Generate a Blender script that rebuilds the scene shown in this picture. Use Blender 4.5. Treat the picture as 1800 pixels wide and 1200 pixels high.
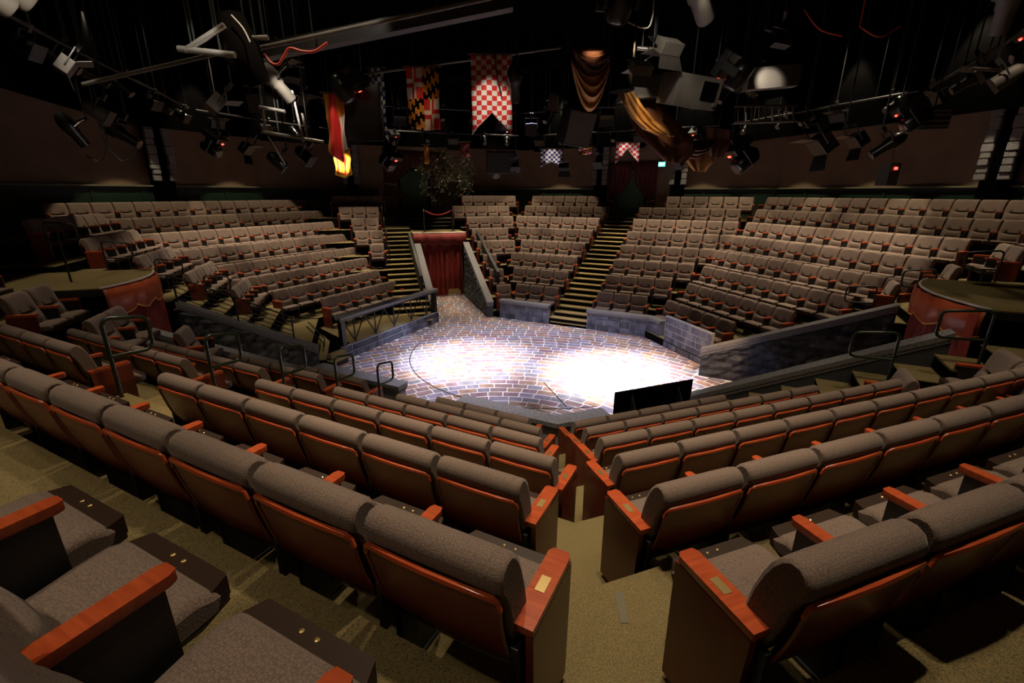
import bpy, bmesh, math, random
from mathutils import Vector, Matrix
random.seed(7)
SC = bpy.context.scene
COL = SC.collection
for o in list(bpy.data.objects): bpy.data.objects.remove(o)

# ------------------------------------------------------------------ camera
HC = 4.4
FPX = 802.6; HOR = 338.6
PITCH = math.atan((600 - HOR) / FPX)
cam = bpy.data.cameras.new('camera')
cam.sensor_width = 36; cam.lens = FPX / 1800 * 36; cam.clip_start = .02; cam.clip_end = 200
camo = bpy.data.objects.new('camera', cam); COL.objects.link(camo)
camo.matrix_world = Matrix.Translation((0, 0, HC)) @ Matrix.Rotation(math.pi/2 - PITCH, 4, 'X') @ Matrix.Rotation(math.radians(.152), 4, 'Z')
SC.camera = camo

# ------------------------------------------------------------------ world, exposure
w = bpy.data.worlds.new('world'); SC.world = w; w.use_nodes = True
w.node_tree.nodes['Background'].inputs[0].default_value = (.01, .009, .008, 1)
w.node_tree.nodes['Background'].inputs[1].default_value = .0
SC.view_settings.view_transform = 'Standard'; SC.view_settings.look = 'None'
SC.view_settings.gamma = 1; SC.view_settings.use_curve_mapping = False
SC.view_settings.exposure = 0.0

# ------------------------------------------------------------------ plan of the house
# eight facets round the stage: outward azimuth (clockwise from +Y), distance of the front row's backs
D = .943; RISE = .445; PITCHS = .58
AZ = dict(F=26.65, Q=71.65, V2=116.65, B=159.87, A=206.65, V1=251.65, S=296.65, V3=341.65)
ND = dict(F=15.44, Q=9.392, V2=.45, B=-5.38, A=-5.632, V1=1.4, S=11.5, V3=16.19)
ORDER = ['F', 'Q', 'V2', 'B', 'A', 'V1', 'S', 'V3']
ZS = [.385, .695, 1.035, 1.355, 1.815, 2.28, 2.705, 3.16]
def zf(f, k): return ZS[k] if f == 'S' else .22 + RISE*k
def ou(f):
    a = math.radians(AZ[f]); return Vector((math.sin(a), math.cos(a), 0))
def ta(f):
    a = math.radians(AZ[f]); return Vector((math.cos(a), -math.sin(a), 0))
def P(f, o, t, z=0.): return ou(f)*o + ta(f)*t + Vector((0, 0, z))
def meet(f, a, g, b):
    "point where the line at outward distance a of facet f meets that at b of facet g"
    u, v = ou(f), ou(g); det = u.x*v.y - u.y*v.x
    return Vector(((a*v.y - b*u.y)/det, (u.x*b - v.x*a)/det, 0))
def nb(f, s): return ORDER[(ORDER.index(f)+s) % 8]
def tb(f, s, off):
    "t on facet f where it meets its neighbour (s=-1/+1) at offset off from both front rows"
    g = nb(f, s); p = meet(f, ND[f]+off, g, ND[g]+off); return p.dot(ta(f))
def pix(px, py, Y):
    "a point seen at a photo pixel, at distance Y ahead"
    c, s = math.cos(PITCH), math.sin(PITCH); a, b = px-900, py-600
    x, y, d = a, FPX*c - b*s, FPX*s + b*c
    k = Y/y; return Vector((x*k, Y, HC - d*k))

# ------------------------------------------------------------------ house and stage lights
def spot(name, loc, target, energy, size, blend, color, rad=.08):
    l = bpy.data.lights.new(name, 'SPOT'); l.energy = energy; l.spot_size = math.radians(size); l.spot_blend = blend
    l.color = color; l.shadow_soft_size = rad
    o = bpy.data.objects.new(name, l); COL.objects.link(o); o.location = loc
    o.rotation_euler = (Vector(target)-Vector(loc)).to_track_quat('-Z', 'Y').to_euler()
    return o
WARM = (1, .80, .56); WARM2 = (1, .86, .68)
# stage pools
spot('stage_spot', (-1.9, 10.2, 7.4), (-1.25, 11.8, 0), 11000, 33, .9, (1, .96, .99), .12)
spot('stage_spot', (1.3, 9.6, 7.4), (2.55, 10.8, 0), 16000, 34, .85, (1, .96, .97), .12)
spot('stage_spot', (.4, 11.2, 7.5), (.4, 11.5, 0), 3800, 76, .7, (.90, .84, 1), .2)
spot('stage_spot', (4.6, 7.5, 7.0), (4.2, 11.0, 0), 2600, 26, .6, (1, .62, .3), .1)
spot('stage_spot', (4.2, 6.2, 6.6), (5.2, 9.9, 0), 420, 20, .6, (.42, .52, 1), .1)
spot('stage_spot', (1.0, 8.5, 7.0), (-3.5, 13.6, .2), 2600, 9, .8, (.72, .76, 1), .05)
spot('stage_spot', (-.5, 9.0, 7.2), (2.0, 14.6, .4), 900, 40, .8, (.55, .6, 1), .1)
# house lights: rows of downlights above each block of seats
def house(f, o, t, e, size=58, blend=.35, z=8.6, col=WARM, tilt=0.):
    p = P(f, o, t, z); spot('house_light', p, p + ou(f)*tilt + Vector((0, 0, -6)), e, size, blend, col, .07)
for f, lst in dict(
    F=[(17.7, -6.6), (17.8, -3.2), (19.6, -7.6), (19.7, -5.1), (19.6, -2.4)],
    Q=[(11.5, -12.0), (11.8, -9.2), (13.4, -13.6), (13.5, -10.8), (13.6, -8.0)],
    S=[(13.7, 8.9), (13.8, 11.6), (15.3, 7.0), (15.4, 9.7), (15.5, 12.4)],
    V3=[(17.4, 5.2), (19.6, 6.0), (19.6, .2), (18.2, 1.7), (20.4, 3.3)]).items():
    for o_, t_ in lst: house(f, o_, t_, 800)
# rows nearest the camera: (outward, along, power)
for o_, t_, e_ in [(-3.6, 1.9, 560), (-3.4, 4.2, 560), (-1.9, 8.2, 60), (-4.6, 6.4, 160), (-1.2, 6.0, 160)]: house('A', o_, t_, e_, 66, .7)
for o_, t_, e_ in [(-4.2, -2.4, 340), (-3.8, -5.2, 260), (-1.9, -1.6, 480), (-2.2, -4.4, 300), (-3.0, -7.4, 200)]: house('B', o_, t_, e_, 66, .7)
for o_, t_, e_ in [(3.2, 8.6, 60), (3.5, 13.2, 160), (5.6, 11.0, 360)]: house('V1', o_, t_, e_)
for o_, t_, e_ in [(2.4, -7.8, 260), (2.4, -12.8, 200), (5.0, -10.2, 420)]: house('V2', o_, t_, e_)
for o_, t_, e_ in ((1.85, 3.3, 500), (1.85, 1.0, 330), (1.85, 5.6, 300)): house('A', o_, t_, e_, 64, .6, 8.9)
for t_ in (.8, 3.2): house('A', -2.35, t_, 240, 40, .4)
# downlights two metres off the back walls: they light the top row and leave scallops above the shelf
for f, ts in dict(F=(-8.6, -2.0), Q=(-14.2, -11.4, -8.4), S=(8.4, 12.2), V3=(6.4,)).items():
    for t_ in ts:
        p = P(f, ND[f]+7*D+.6-2.1, t_, 8.5); spot('house_light', p, p + Vector((0, 0, -2)), 620, 60, .12, (1, .8, .52), .03)

# ------------------------------------------------------------------ materials
M = {}
def nodes_of(name):
    m = bpy.data.materials.new(name); m.use_nodes = True; M[name] = m
    nt = m.node_tree; return m, nt, nt.nodes['Principled BSDF']
def plain(name, col, rough=.6, metal=0., emit=None, es=0., spec=None):
    m, nt, b = nodes_of(name)
    b.inputs['Base Color'].default_value = (*col, 1); b.inputs['Roughness'].default_value = rough
    b.inputs['Metallic'].default_value = metal
    if spec is not None: b.inputs['Specular IOR Level'].default_value = spec
    if emit: b.inputs['Emission Color'].default_value = (*emit, 1); b.inputs['Emission Strength'].default_value = es
    return m
def mottled(name, cols, scale=8., rough=.8, bump=.0, bscale=None, detail=4, spec=None, metal=0., pos=None, rnd=False, coord='Object', stretch=None):
    m, nt, b = nodes_of(name); N = nt.nodes; L = nt.links
    tc = N.new('ShaderNodeTexCoord'); src = tc.outputs[coord]
    if stretch:
        mp = N.new('ShaderNodeMapping'); mp.inputs['Scale'].default_value = stretch; L.new(src, mp.inputs[0]); src = mp.outputs[0]
    n = N.new('ShaderNodeTexNoise'); n.inputs['Scale'].default_value = scale; n.inputs['Detail'].default_value = detail
    L.new(src, n.inputs['Vector'])
    r = N.new('ShaderNodeValToRGB'); L.new(n.outputs['Fac'], r.inputs[0])
    e = r.color_ramp.elements; k = len(cols)
    while len(e) < k: e.new(.5)
    for i, c in enumerate(cols):
        e[i].position = pos[i] if pos else .3 + .4*i/max(1, k-1); e[i].color = (*c, 1)
    out = r.outputs[0]
    if rnd:
        oi = N.new('ShaderNodeObjectInfo'); hs = N.new('ShaderNodeHueSaturation')
        mr = N.new('ShaderNodeMapRange'); mr.inputs['To Min'].default_value = .6; mr.inputs['To Max'].default_value = 1.35
        L.new(oi.outputs['Random'], mr.inputs['Value']); L.new(mr.outputs[0], hs.inputs['Value']); L.new(out, hs.inputs['Color']); out = hs.outputs[0]
    L.new(out, b.inputs['Base Color'])
    b.inputs['Roughness'].default_value = rough; b.inputs['Metallic'].default_value = metal
    if spec is not None: b.inputs['Specular IOR Level'].default_value = spec
    if bump:
        n2 = N.new('ShaderNodeTexNoise'); n2.inputs['Scale'].default_value = bscale or scale*3; n2.inputs['Detail'].default_value = 5
        L.new(src, n2.inputs['Vector'])
        bp = N.new('ShaderNodeBump'); bp.inputs['Strength'].default_value = bump; bp.inputs['Distance'].default_value = .02
        L.new(n2.outputs['Fac'], bp.inputs['Height']); L.new(bp.outputs[0], b.inputs['Normal'])
    return m
def fabric(name, c0, c1):
    m, nt, b = nodes_of(name); N = nt.nodes; L = nt.links
    tc = N.new('ShaderNodeTexCoord')
    v = N.new('ShaderNodeTexVoronoi'); v.feature = 'DISTANCE_TO_EDGE'; v.inputs['Scale'].default_value = 95; v.inputs['Randomness'].default_value = .75
    L.new(tc.outputs['Object'], v.inputs['Vector'])
    n = N.new('ShaderNodeTexNoise'); n.inputs['Scale'].default_value = 150; L.new(tc.outputs['Object'], n.inputs['Vector'])
    ma = N.new('ShaderNodeMath'); ma.operation = 'MULTIPLY_ADD'; ma.inputs[1].default_value = .5; L.new(n.outputs['Fac'], ma.inputs[0]); L.new(v.outputs['Distance'], ma.inputs[2])
    r = N.new('ShaderNodeValToRGB'); L.new(ma.outputs[0], r.inputs[0])
    r.color_ramp.elements[0].position = .26; r.color_ramp.elements[0].color = (*c0, 1)
    r.color_ramp.elements[1].position = .46; r.color_ramp.elements[1].color = (*c1, 1)
    L.new(r.outputs[0], b.inputs['Base Color']); b.inputs['Roughness'].default_value = .9; b.inputs['Specular IOR Level'].default_value = .15
    b.inputs['Sheen Weight'].default_value = .15
    bp = N.new('ShaderNodeBump'); bp.inputs['Strength'].default_value = .25; bp.inputs['Distance'].default_value = .004
    L.new(ma.outputs[0], bp.inputs['Height']); L.new(bp.outputs[0], b.inputs['Normal'])
    return m
fabric('upholstery', (.135, .099, .081), (.21, .154, .126))
mottled('cherry', [(.36, .058, .018), (.52, .10, .03)], 6, .28, .05, 40, 3, stretch=(1, 9, 9))
mottled('cherry_dark', [(.125, .020, .011), (.19, .032, .014)], 5, .33, .04, 40, 3, stretch=(1, 1, .2))
plain('brown_board', (.03, .016, .010), .4)
plain('brass', (.85, .62, .26), .32, .9)
plain('black_metal', (.012, .012, .012), .45)
plain('bright_metal', (.85, .84, .80), .45, .6)
plain('chrome', (.8, .8, .8), .18, 1.)
mottled('carpet', [(.075, .08, .046), (.19, .15, .068), (.29, .235, .105), (.25, .13, .054)], 240, .95, .6, 220, 2, .1, pos=[.36, .46, .57, .68])
mottled('carpet_nosing', [(.22, .165, .07), (.34, .26, .115)], 60, .9, .4, 120, 3, .1)
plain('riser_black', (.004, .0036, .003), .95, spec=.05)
mottled('grout', [(.62, .58, .56), (.80, .77, .76)], 3, .75, .1, 30)
for i, (a, b_) in enumerate([((.16, .105, .10), (.30, .21, .19)), ((.14, .12, .16), (.27, .24, .31)), ((.20, .12, .085), (.36, .235, .17)), ((.12, .115, .13), (.25, .23, .26)), ((.15, .09, .10), (.27, .17, .19))]):
    mottled('cobble_%d' % i, [a, b_], 5, .62, .25, 18, 5)
mottled('stone_block', [(.035, .040, .062), (.085, .09, .125), (.15, .15, .18)], 4, .75, .5, 14, 6, rnd=True)
plain('stone_joint', (.27, .27, .31), .9)
mottled('stone_cap', [(.12, .12, .13), (.24, .24, .25)], 30, .8, .5, 60, 5)
mottled('slate', [(.012, .013, .016), (.04, .042, .048), (.085, .085, .09)], 6, .7, .9, 14, 6, rnd=True)
plain('slate_joint', (.05, .055, .062), .9)
mottled('tan_wall', [(.19, .13, .09), (.235, .165, .115)], 1.5, .85, .05, 40)
mottled('green_panel', [(.004, .018, .009), (.006, .026, .014)], 2, .5)
plain('green_door', (.022, .075, .030), .5)
plain('shelf_top', (.16, .15, .10), .5)
plain('black_paint', (.0015, .0015, .0015), .95, spec=0.)
plain('black_gloss', (.004, .004, .0045), .3)
plain('dark_grey', (.015, .0145, .014), .55)
mottled('rig_grey', [(.07, .063, .052), (.12, .108, .09)], 3, .6)
plain('pipe_grey', (.36, .35, .33), .35, .8)
plain('green_rail', (.013, .024, .012), .28)
mottled('red_velvet', [(.16, .012, .008), (.26, .025, .014)], 3, .7, .1, 30)
mottled('orange_valance', [(.30, .05, .018), (.42, .09, .03)], 3, .45, .1, 30)
plain('gold_fringe', (.65, .33, .08), .5)
mottled('burgundy', [(.075, .012, .014), (.12, .02, .022)], 3, .8)
mottled('gold_cloth', [(.34, .15, .035), (.5, .25, .07)], 3, .7, .3, 20)
mottled('brown_cloth', [(.07, .022, .010), (.12, .04, .018)], 3, .8, .3, 20)
plain('cloth_red', (.62, .02, .02), .7); plain('cloth_white', (.78, .74, .70), .7); plain('cloth_blue', (.03, .035, .16), .7)
plain('cloth_gold', (.72, .28, .03), .7); plain('cloth_black', (.006, .005, .005), .9, spec=.05); plain('cloth_yellow', (.95, .50, .04), .6)
plain('cloth_pink', (.30, .05, .05), .7)
plain('rope_red', (.42, .02, .02), .7)
plain('tape', (.20, .18, .13), .08)
plain('lens_lit', (1, 1, 1), .3, 0, (1, .86, .62), 26)
plain('lens_dim', (.10, .09, .08), .08)
plain('led_red', (1, .05, .02), .4, 0, (1, .05, .03), 6)
plain('exit_green', (.1, .9, .6), .4, 0, (.12, .95, .62), 1.6)
plain('exit_letter', (.9, 1, .95), .4, 0, (.7, 1, .9), 3)
plain('cable_black', (.01, .01, .01), .6); plain('cable_red', (.45, .05, .03), .5); plain('cable_white', (.55, .52, .45), .5)
plain('step_light', (.8, .7, .4), .4, 0, (1, .82, .42), .9)
plain('leaf', (.05, .08, .02), .5); plain('leaf_pale', (.5, .5, .22), .5); plain('twig', (.10, .06, .03), .8)
plain('skin_tone', (.35, .2, .13), .6)
plain('rubber', (.02, .02, .02), .7)

# ------------------------------------------------------------------ mesh helpers
class MB:
    def __init__(s): s.v = []; s.f = []; s.m = []; s.mats = []
    def mi(s, mat):
        if mat not in s.mats: s.mats.append(mat)
        return s.mats.index(mat)
    def add(s, vs, fs, mat, T=None):
        b = len(s.v); i = s.mi(mat)
        s.v += [tuple(T @ Vector(q)) if T else tuple(q) for q in vs]
        s.f += [tuple(b+j for j in q) for q in fs]; s.m += [i]*len(fs)
    def box(s, lo, hi, mat, T=None, top=None):
        x0, y0, z0 = lo; x1, y1, z1 = hi
        vs = [(x0,y0,z0),(x1,y0,z0),(x1,y1,z0),(x0,y1,z0),(x0,y0,z1),(x1,y0,z1),(x1,y1,z1),(x0,y1,z1)]
        fs = [(3,2,1,0),(0,1,5,4),(1,2,6,5),(2,3,7,6),(3,0,4,7)]
        s.add(vs, fs, mat, T); s.add(vs, [(4,5,6,7)], top or mat, T)
    def prism(s, pts, z0, z1, mat, top=None, T=None):
        n = len(pts); a = sum(pts[i][0]*pts[(i+1)%n][1]-pts[(i+1)%n][0]*pts[i][1] for i in range(n))
        if a < 0: pts = pts[::-1]
        zz0 = z0 if hasattr(z0, '__len__') else [z0]*n
        zz1 = z1 if hasattr(z1, '__len__') else [z1]*n
        if a < 0: zz0 = zz0[::-1]; zz1 = zz1[::-1]
        vs = [(p[0],p[1],z) for p, z in zip(pts, zz0)] + [(p[0],p[1],z) for p, z in zip(pts, zz1)]
        s.add(vs, [tuple(range(n))[::-1]] + [(i,(i+1)%n,n+(i+1)%n,n+i) for i in range(n)], mat, T)
        s.add(vs, [tuple(range(n, 2*n))], top or mat, T)
    def tube(s, path, r, mat, n=8, T=None, cap=True):
        path = [Vector(p) for p in path]; rings = []
        up = Vector((0,0,1)); k = len(path); vs = []
        prev = None
        for i, p in enumerate(path):
            d = (path[min(i+1,k-1)]-path[max(i-1,0)]).normalized()
            if prev is None:
                a = d.cross(up) if abs(d.z) < .95 else d.cross(Vector((1,0,0)))
            else:
                a = prev - d*prev.dot(d)
                if a.length < 1e-5: a = d.cross(up)
            a.normalize(); prev = a; b = d.cross(a)
            rr = r[i] if hasattr(r, '__len__') else r
            vs += [p + a*math.cos(q*2*math.pi/n)*rr + b*math.sin(q*2*math.pi/n)*rr for q in range(n)]
        fs = [(i*n+q, i*n+(q+1)%n, (i+1)*n+(q+1)%n, (i+1)*n+q) for i in range(k-1) for q in range(n)]
        if cap: fs += [tuple(range(n))[::-1], tuple(range((k-1)*n, k*n))]
        s.add(vs, fs, mat, T)
    def lathe(s, prof, mat, n=14, T=None):
        k = len(prof); vs = [(r*math.cos(q*2*math.pi/n), r*math.sin(q*2*math.pi/n), z) for r, z in prof for q in range(n)]
        fs = [(i*n+q, i*n+(q+1)%n, (i+1)*n+(q+1)%n, (i+1)*n+q) for i in range(k-1) for q in range(n)]
        fs += [tuple(range(n))[::-1], tuple(range((k-1)*n, k*n))]
        s.add(vs, fs, mat, T)
    def grid(s, rows, mat, T=None, closed=False):
        a, b = len(rows), len(rows[0]); vs = [p for r in rows for p in r]
        fs = [(i*b+j, i*b+(j+1)%b, (i+1)*b+(j+1)%b, (i+1)*b+j) for i in range(a-1) for j in range(b if closed else b-1)]
        s.add(vs, fs, mat, T)
    def mesh(s, name, smooth=False, bevel=0, seg=2, ang=.6):
        me = bpy.data.meshes.new(name); me.from_pydata([tuple(q) for q in s.v], [], s.f); me.update()
        for m in s.mats: me.materials.append(M[m])
        for p, i in zip(me.polygons, s.m): p.material_index = i
        if bevel:
            bm = bmesh.new(); bm.from_mesh(me)
            es = [e for e in bm.edges if len(e.link_faces) == 2 and e.calc_face_angle() > ang]
            bmesh.ops.bevel(bm, geom=es, offset=bevel, segments=seg, affect='EDGES', profile=.5, clamp_overlap=True)
            bm.to_mesh(me); bm.free()
        if smooth:
            for p in me.polygons: p.use_smooth = True
            try: me.set_sharp_from_angle(angle=math.radians(50))
            except Exception: pass
        return me
def link(name, me, parent=None, loc=None, rz=None, mat4=None):
    o = bpy.data.objects.new(name, me); COL.objects.link(o)
    if mat4 is not None: o.matrix_world = mat4
    if loc is not None: o.location = loc
    if rz is not None: o.rotation_euler = (0, 0, rz)
    if parent: o.parent = parent
    return o
def tag(o, label=None, cat=None, group=None, kind=None):
    if label: o['label'] = label
    if cat: o['category'] = cat
    if group: o['group'] = group
    if kind: o['kind'] = kind
    return o
def thing(name, label, cat, loc=(0,0,0), rz=0, group=None):
    o = link(name, None, None, loc, rz); o.empty_display_size = .1
    return tag(o, label, cat, group)
def struct(name, mb, **kw): return tag(link(name, mb.mesh(name, **kw)), kind='structure')
def frame(f, o, t, z):
    "object matrix at a place on a facet: local y faces the stage, local x to the right of that"
    y = -ou(f); x = Vector((y.y, -y.x, 0)); p = P(f, o, t, z)
    return Matrix(((x.x, y.x, 0, p.x), (x.y, y.y, 0, p.y), (0, 0, 1, p.z), (0, 0, 0, 1)))
ORD = ['first','second','third','fourth','fifth','sixth','seventh','eighth','ninth','tenth','eleventh','twelfth','thirteenth','fourteenth','fifteenth','sixteenth','seventeenth','eighteenth','nineteenth','twentieth']

# ------------------------------------------------------------------ setting: floors
VOM = dict(V3=(2.45, 4.30), V1=(10.05, 11.98), V2=(-11.75, -8.95))      # tunnels, clear width
VMOUTH = dict(V3=15.85, V1=1.05, V2=-.6)
PLAT = dict(V3=19.8, V1=4.1, V2=2.98)                                  # where each tunnel's bridge begins
WT = .22
def stage_poly():
    d = dict(F=14.44, Q=8.55, V2=-.6, B=-6.3, A=-6.6, V1=1.05, S=9.4, V3=15.85)
    return [meet(f, d[f], nb(f, 1), d[nb(f, 1)]) for f in ORDER]
SP = stage_poly()
mb = MB(); mb.prism([(p.x, p.y) for p in SP], -.25, 0, 'grout')
for f in VOM:
    a, b = VOM[f]; q = [P(f, VMOUTH[f]-.6, a-.1), P(f, VMOUTH[f]-.6, b+.1), P(f, PLAT[f]+1.0, b+.1), P(f, PLAT[f]+1.0, a-.1)]
    mb.prism([(p.x, p.y) for p in q], -.25, -.002, 'grout')
stage = struct('floor', mb); stage['label'] = 'thrust stage floor painted as pale-jointed cobbles'
# dark sub-floor under everything
mb = MB(); mb.box((-26, -6, -.6), (26, 32, -.3), 'black_paint'); struct('floor', mb)
def level_front(f, k): return ND[f] + D*(k-1)
def level_back(f, k): return ND[f] + D*k + (.6 if k == 7 else 0)
for f in ORDER:
    for k in range(8):
        a, b = level_front(f, k), level_back(f, k)
        if f == 'S' and k == 0: a = 9.45
        if f in ('V3', 'V1') and k == 0: a = VMOUTH[f]+.02
        fl, fr = nb(f, -1), nb(f, 1)
        def pt(g, off_a, off_b): return meet(f, off_a, g, off_b)
        pl0 = meet(f, a, fl, level_front(fl, k)); pl1 = meet(f, b, fl, level_back(fl, k))
        pr0 = meet(f, a, fr, level_front(fr, k)); pr1 = meet(f, b, fr, level_back(fr, k))
        z1 = zf(f, k); z0 = -.3
        L0, L1, R0, R1 = [p.dot(ta(f)) for p in (pl0, pl1, pr0, pr1)]
        parts = [(L0, L1, R0, R1)]
        if f in VOM:
            v0, v1 = VOM[f][0]-WT, VOM[f][1]+WT
            parts = [(L0, L1, v0, v0), (v1, v1, R0, R1)]
        for (l0, l1, r0, r1) in parts:
            if r0 - l0 < .02: l0 = r0 - .02
            if r1 - l1 < .02: continue
            q = [P(f, a, l0), P(f, a, r0), P(f, b, r1), P(f, b, l1)]
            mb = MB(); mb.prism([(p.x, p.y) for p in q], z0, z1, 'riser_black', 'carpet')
            o = struct('floor', mb); o['label'] = 'olive carpeted seating tier with black riser'

# ------------------------------------------------------------------ setting: walls, ceiling
OW = {f: ND[f] + 7*D + .6 for f in ORDER}
for f in VOM: OW[f] = ND[f] + 7*D + 1.9
OW['A'] += .5; OW['B'] += .5
WV = [meet(f, OW[f], nb(f, 1), OW[nb(f, 1)]) for f in ORDER]
NAMES = dict(F='far', Q='far_right', V2='right', B='near_right', A='near_left', V1='left', S='far_left', V3='tunnel')
for i, f in enumerate(ORDER):
    p1 = WV[i]; p0 = WV[i-1]; n = ou(f)*.3
    mb = MB(); mb.prism([(p0.x, p0.y), (p1.x, p1.y), (p1.x+n.x, p1.y+n.y), (p0.x+n.x, p0.y+n.y)], 0, 9.6, 'tan_wall')
    struct('wall_' + NAMES[f], mb)
mb = MB(); mb.prism([(p.x*1.04, p.y*1.04) for p in WV], 9.5, 9.9, 'black_paint'); struct('ceiling', mb)
SHELF = 4.62
def wains(f, t0, t1, idx):
    mb = MB(); T = frame(f, OW[f], 0, 0)
    def bx(y0, y1, z0, z1, mat, ta0, ta1):
        q = [P(f, OW[f]-y0, ta0), P(f, OW[f]-y0, ta1), P(f, OW[f]-y1, ta1), P(f, OW[f]-y1, ta0)]
        mb.prism([(p.x, p.y) for p in q], z0, z1, mat)
    bx(.0, .06, 3.0, SHELF-.05, 'green_panel', t0, t1)
    n = max(1, int((t1-t0)/1.3)); dt = (t1-t0)/n
    for i in range(n+1): bx(.06, .085, 3.0, SHELF-.05, 'green_panel', t0+i*dt-.05*(i > 0), t0+i*dt+.05*(i < n))
    bx(.0, .16, SHELF-.05, SHELF, 'shelf_top', t0, t1)
    struct('trim_%d' % idx, mb)
def tw(f, s):
    i = ORDER.index(f); return (WV[i] if s > 0 else WV[i-1]).dot(ta(f))
wains('F', tw('F', -1), -6.75, 1); wains('F', -3.35, tw('F', 1), 2)
wains('Q', tw('Q', -1), tw('Q', 1), 3); wains('S', tw('S', -1), tw('S', 1), 4)
wains('V3', tw('V3', -1), 1.2, 5); wains('V3', 5.2, tw('V3', 1), 6)

# ------------------------------------------------------------------ cobbles of the stage (rings about a point near its tip)
def inside(poly, x, y):
    n = len(poly); c = False; j = n-1
    for i in range(n):
        a, b = poly[i], poly[j]
        if (a.y > y) != (b.y > y) and x < (b.x-a.x)*(y-a.y)/(b.y-a.y)+a.x: c = not c
        j = i
    return c
CX, CY = -.3, 6.6
tiles = []
vom3 = [P('V3', 15.5, 2.45), P('V3', 15.5, 4.45), P('V3', 20.3, 4.45), P('V3', 20.3, 2.45)]
vom2 = [P('V2', -1, -11.7), P('V2', -1, -9.0), P('V2', 2.6, -9.0), P('V2', 2.6, -11.7)]
r = .5
while r < 16:
    hgt = .225 + random.random()*.03
    n = max(6, int((r+hgt/2)*2*math.pi/.37)); off = random.random()
    jn = [(i+off+random.uniform(-.14, .14))/n*2*math.pi for i in range(n)]; jn.append(jn[0]+2*math.pi)
    for i in range(n):
        th0, th1 = jn[i], jn[i+1]
        g = .0165; rm = r + hgt/2
        cs = []
        g2 = .010
        for rr, tt in ((r+g, th0+g2/rm), (r+g, th1-g2/rm), (r+hgt-g, th1-g2/rm), (r+hgt-g, th0+g2/rm)):
            cs.append(Vector((CX+rr*math.sin(tt)+random.uniform(-.006, .006), CY+rr*math.cos(tt)+random.uniform(-.006, .006), 0)))
        mid = sum(cs, Vector())/4
        if any(inside(pl, mid.x, mid.y) for pl in (SP, vom3, vom2)): tiles.append(cs)
    r += hgt
tiles.sort(key=lambda c: sum(c, Vector()).length)
def cobble(mb, cs, mat):
    m = sum(cs, Vector())/4; h = .003 + random.random()*.0025
    a = math.atan2(m.x-CX, m.y-CY)
    mid = [m + (c-m)*.9 for c in cs]
    # rounded corners: eight points round
    base = []; top = []
    for i in range(4):
        c = cs[i]; p = cs[i-1]; q = cs[(i+1) % 4]
        base += [c + (p-c).normalized()*.014, c + (q-c).normalized()*.014]
    top = [m + (v-m)*.985 + Vector((0, 0, h)) for v in base]
    if ((base[1]-base[0]).cross(base[2]-base[1])).z < 0: base = base[::-1]; top = top[::-1]
    vs = base + top
    mb.add(vs, [(i, (i+1) % 8, 8+(i+1) % 8, 8+i) for i in range(8)] + [tuple(range(8, 16))], mat)
restm = MB()
for i, cs in enumerate(tiles):
    mat = 'cobble_%d' % random.choices(range(5), (3, 3, 2, 2, 2))[0]
    if i < 300:
        m_ = MB(); cobble(m_, cs, mat); link('cobble', m_.mesh('cobble'), stage)
    else: cobble(restm, cs, mat)
tag(link('cobbles', restm.mesh('cobbles'), stage), kind='stuff')
# turntable joint and trap-door lines
mb = MB()
cc = Vector((.85, 12.6, .006)); R_ = 3.75
mb.tube([cc + Vector((math.cos(a)*R_, math.sin(a)*R_, 0)) for a in [math.radians(168+i*3) for i in range(40)]], .012, 'black_paint', 5)
mb.tube([Vector((.77, 10.29, .006)), Vector((1.18, 8.95, .006))], .012, 'black_paint', 5)
mb.v = [(x, y, min(max(z, .002), .009)) for x, y, z in mb.v]
link('turntable_joint', mb.mesh('turntable_joint'), stage)


# ------------------------------------------------------------------ stone walls round the stage
def block_face(par, f, o, t0, t1, zb, zt, face, bl=.42, bh=.23, th=.02, mat='stone_block', rough=.0, seed=1):
    """courses of blocks on a vertical face along facet f at outward distance o.
    zb, zt: functions of s in 0..1 along t0->t1. face=-1: blocks stand towards the stage, +1 away from it"""
    rnd = random.Random(seed); Lf = abs(t1-t0); zmax = max(zt(0), zt(1)); z = min(zb(0), zb(1)); row = 0
    sg = 1 if t1 > t0 else -1; j = .011
    while z < zmax - .03:
        h = min(bh*rnd.uniform(.92, 1.08), zmax-z); x = -rnd.random()*bl
        while x < Lf:
            l = bl*rnd.uniform(.7, 1.3); a, b = max(0, x)+j, min(Lf, x+l)-j; x += l
            if b-a < .05: continue
            m_ = MB(); pts = []
            for (xx, zz) in ((a, z+j), (b, z+j), (b, z+h-j), (a, z+h-j)):
                s_ = xx/Lf; pts.append((xx, max(min(zz, zt(s_)-.004), zb(s_)+.004)))
            if max(p[1] for p in pts)-min(p[1] for p in pts) < .03 or (pts[3][1]-pts[0][1] < .012 and pts[2][1]-pts[1][1] < .012): continue
            dd = th*(1+rnd.random()*rough)
            base = [P(f, o, t0+sg*p[0], p[1]) for p in pts]
            ins = [P(f, o+face*dd, t0+sg*(p[0]+(.012 if i in (0, 3) else -.012)), p[1]+(.008 if i < 2 else -.008)) for i, p in enumerate(pts)]
            vs = base+ins; fs = [(4,5,6,7), (0,1,5,4), (1,2,6,5), (2,3,7,6), (3,0,4,7)]
            nrm = (ins[1]-ins[0]).cross(ins[2]-ins[1]).dot(ou(f)*face)
            if nrm < 0: fs = [q[::-1] for q in fs]
            m_.add(vs, fs, mat)
            link('stone_block', m_.mesh('stone_block'), par)
        z += h; row += 1
def seg_pts(f, o0, o1, t0, t1): return [(p.x, p.y) for p in (P(f, o0, t0), P(f, o0, t1), P(f, o1, t1), P(f, o1, t0))]
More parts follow.
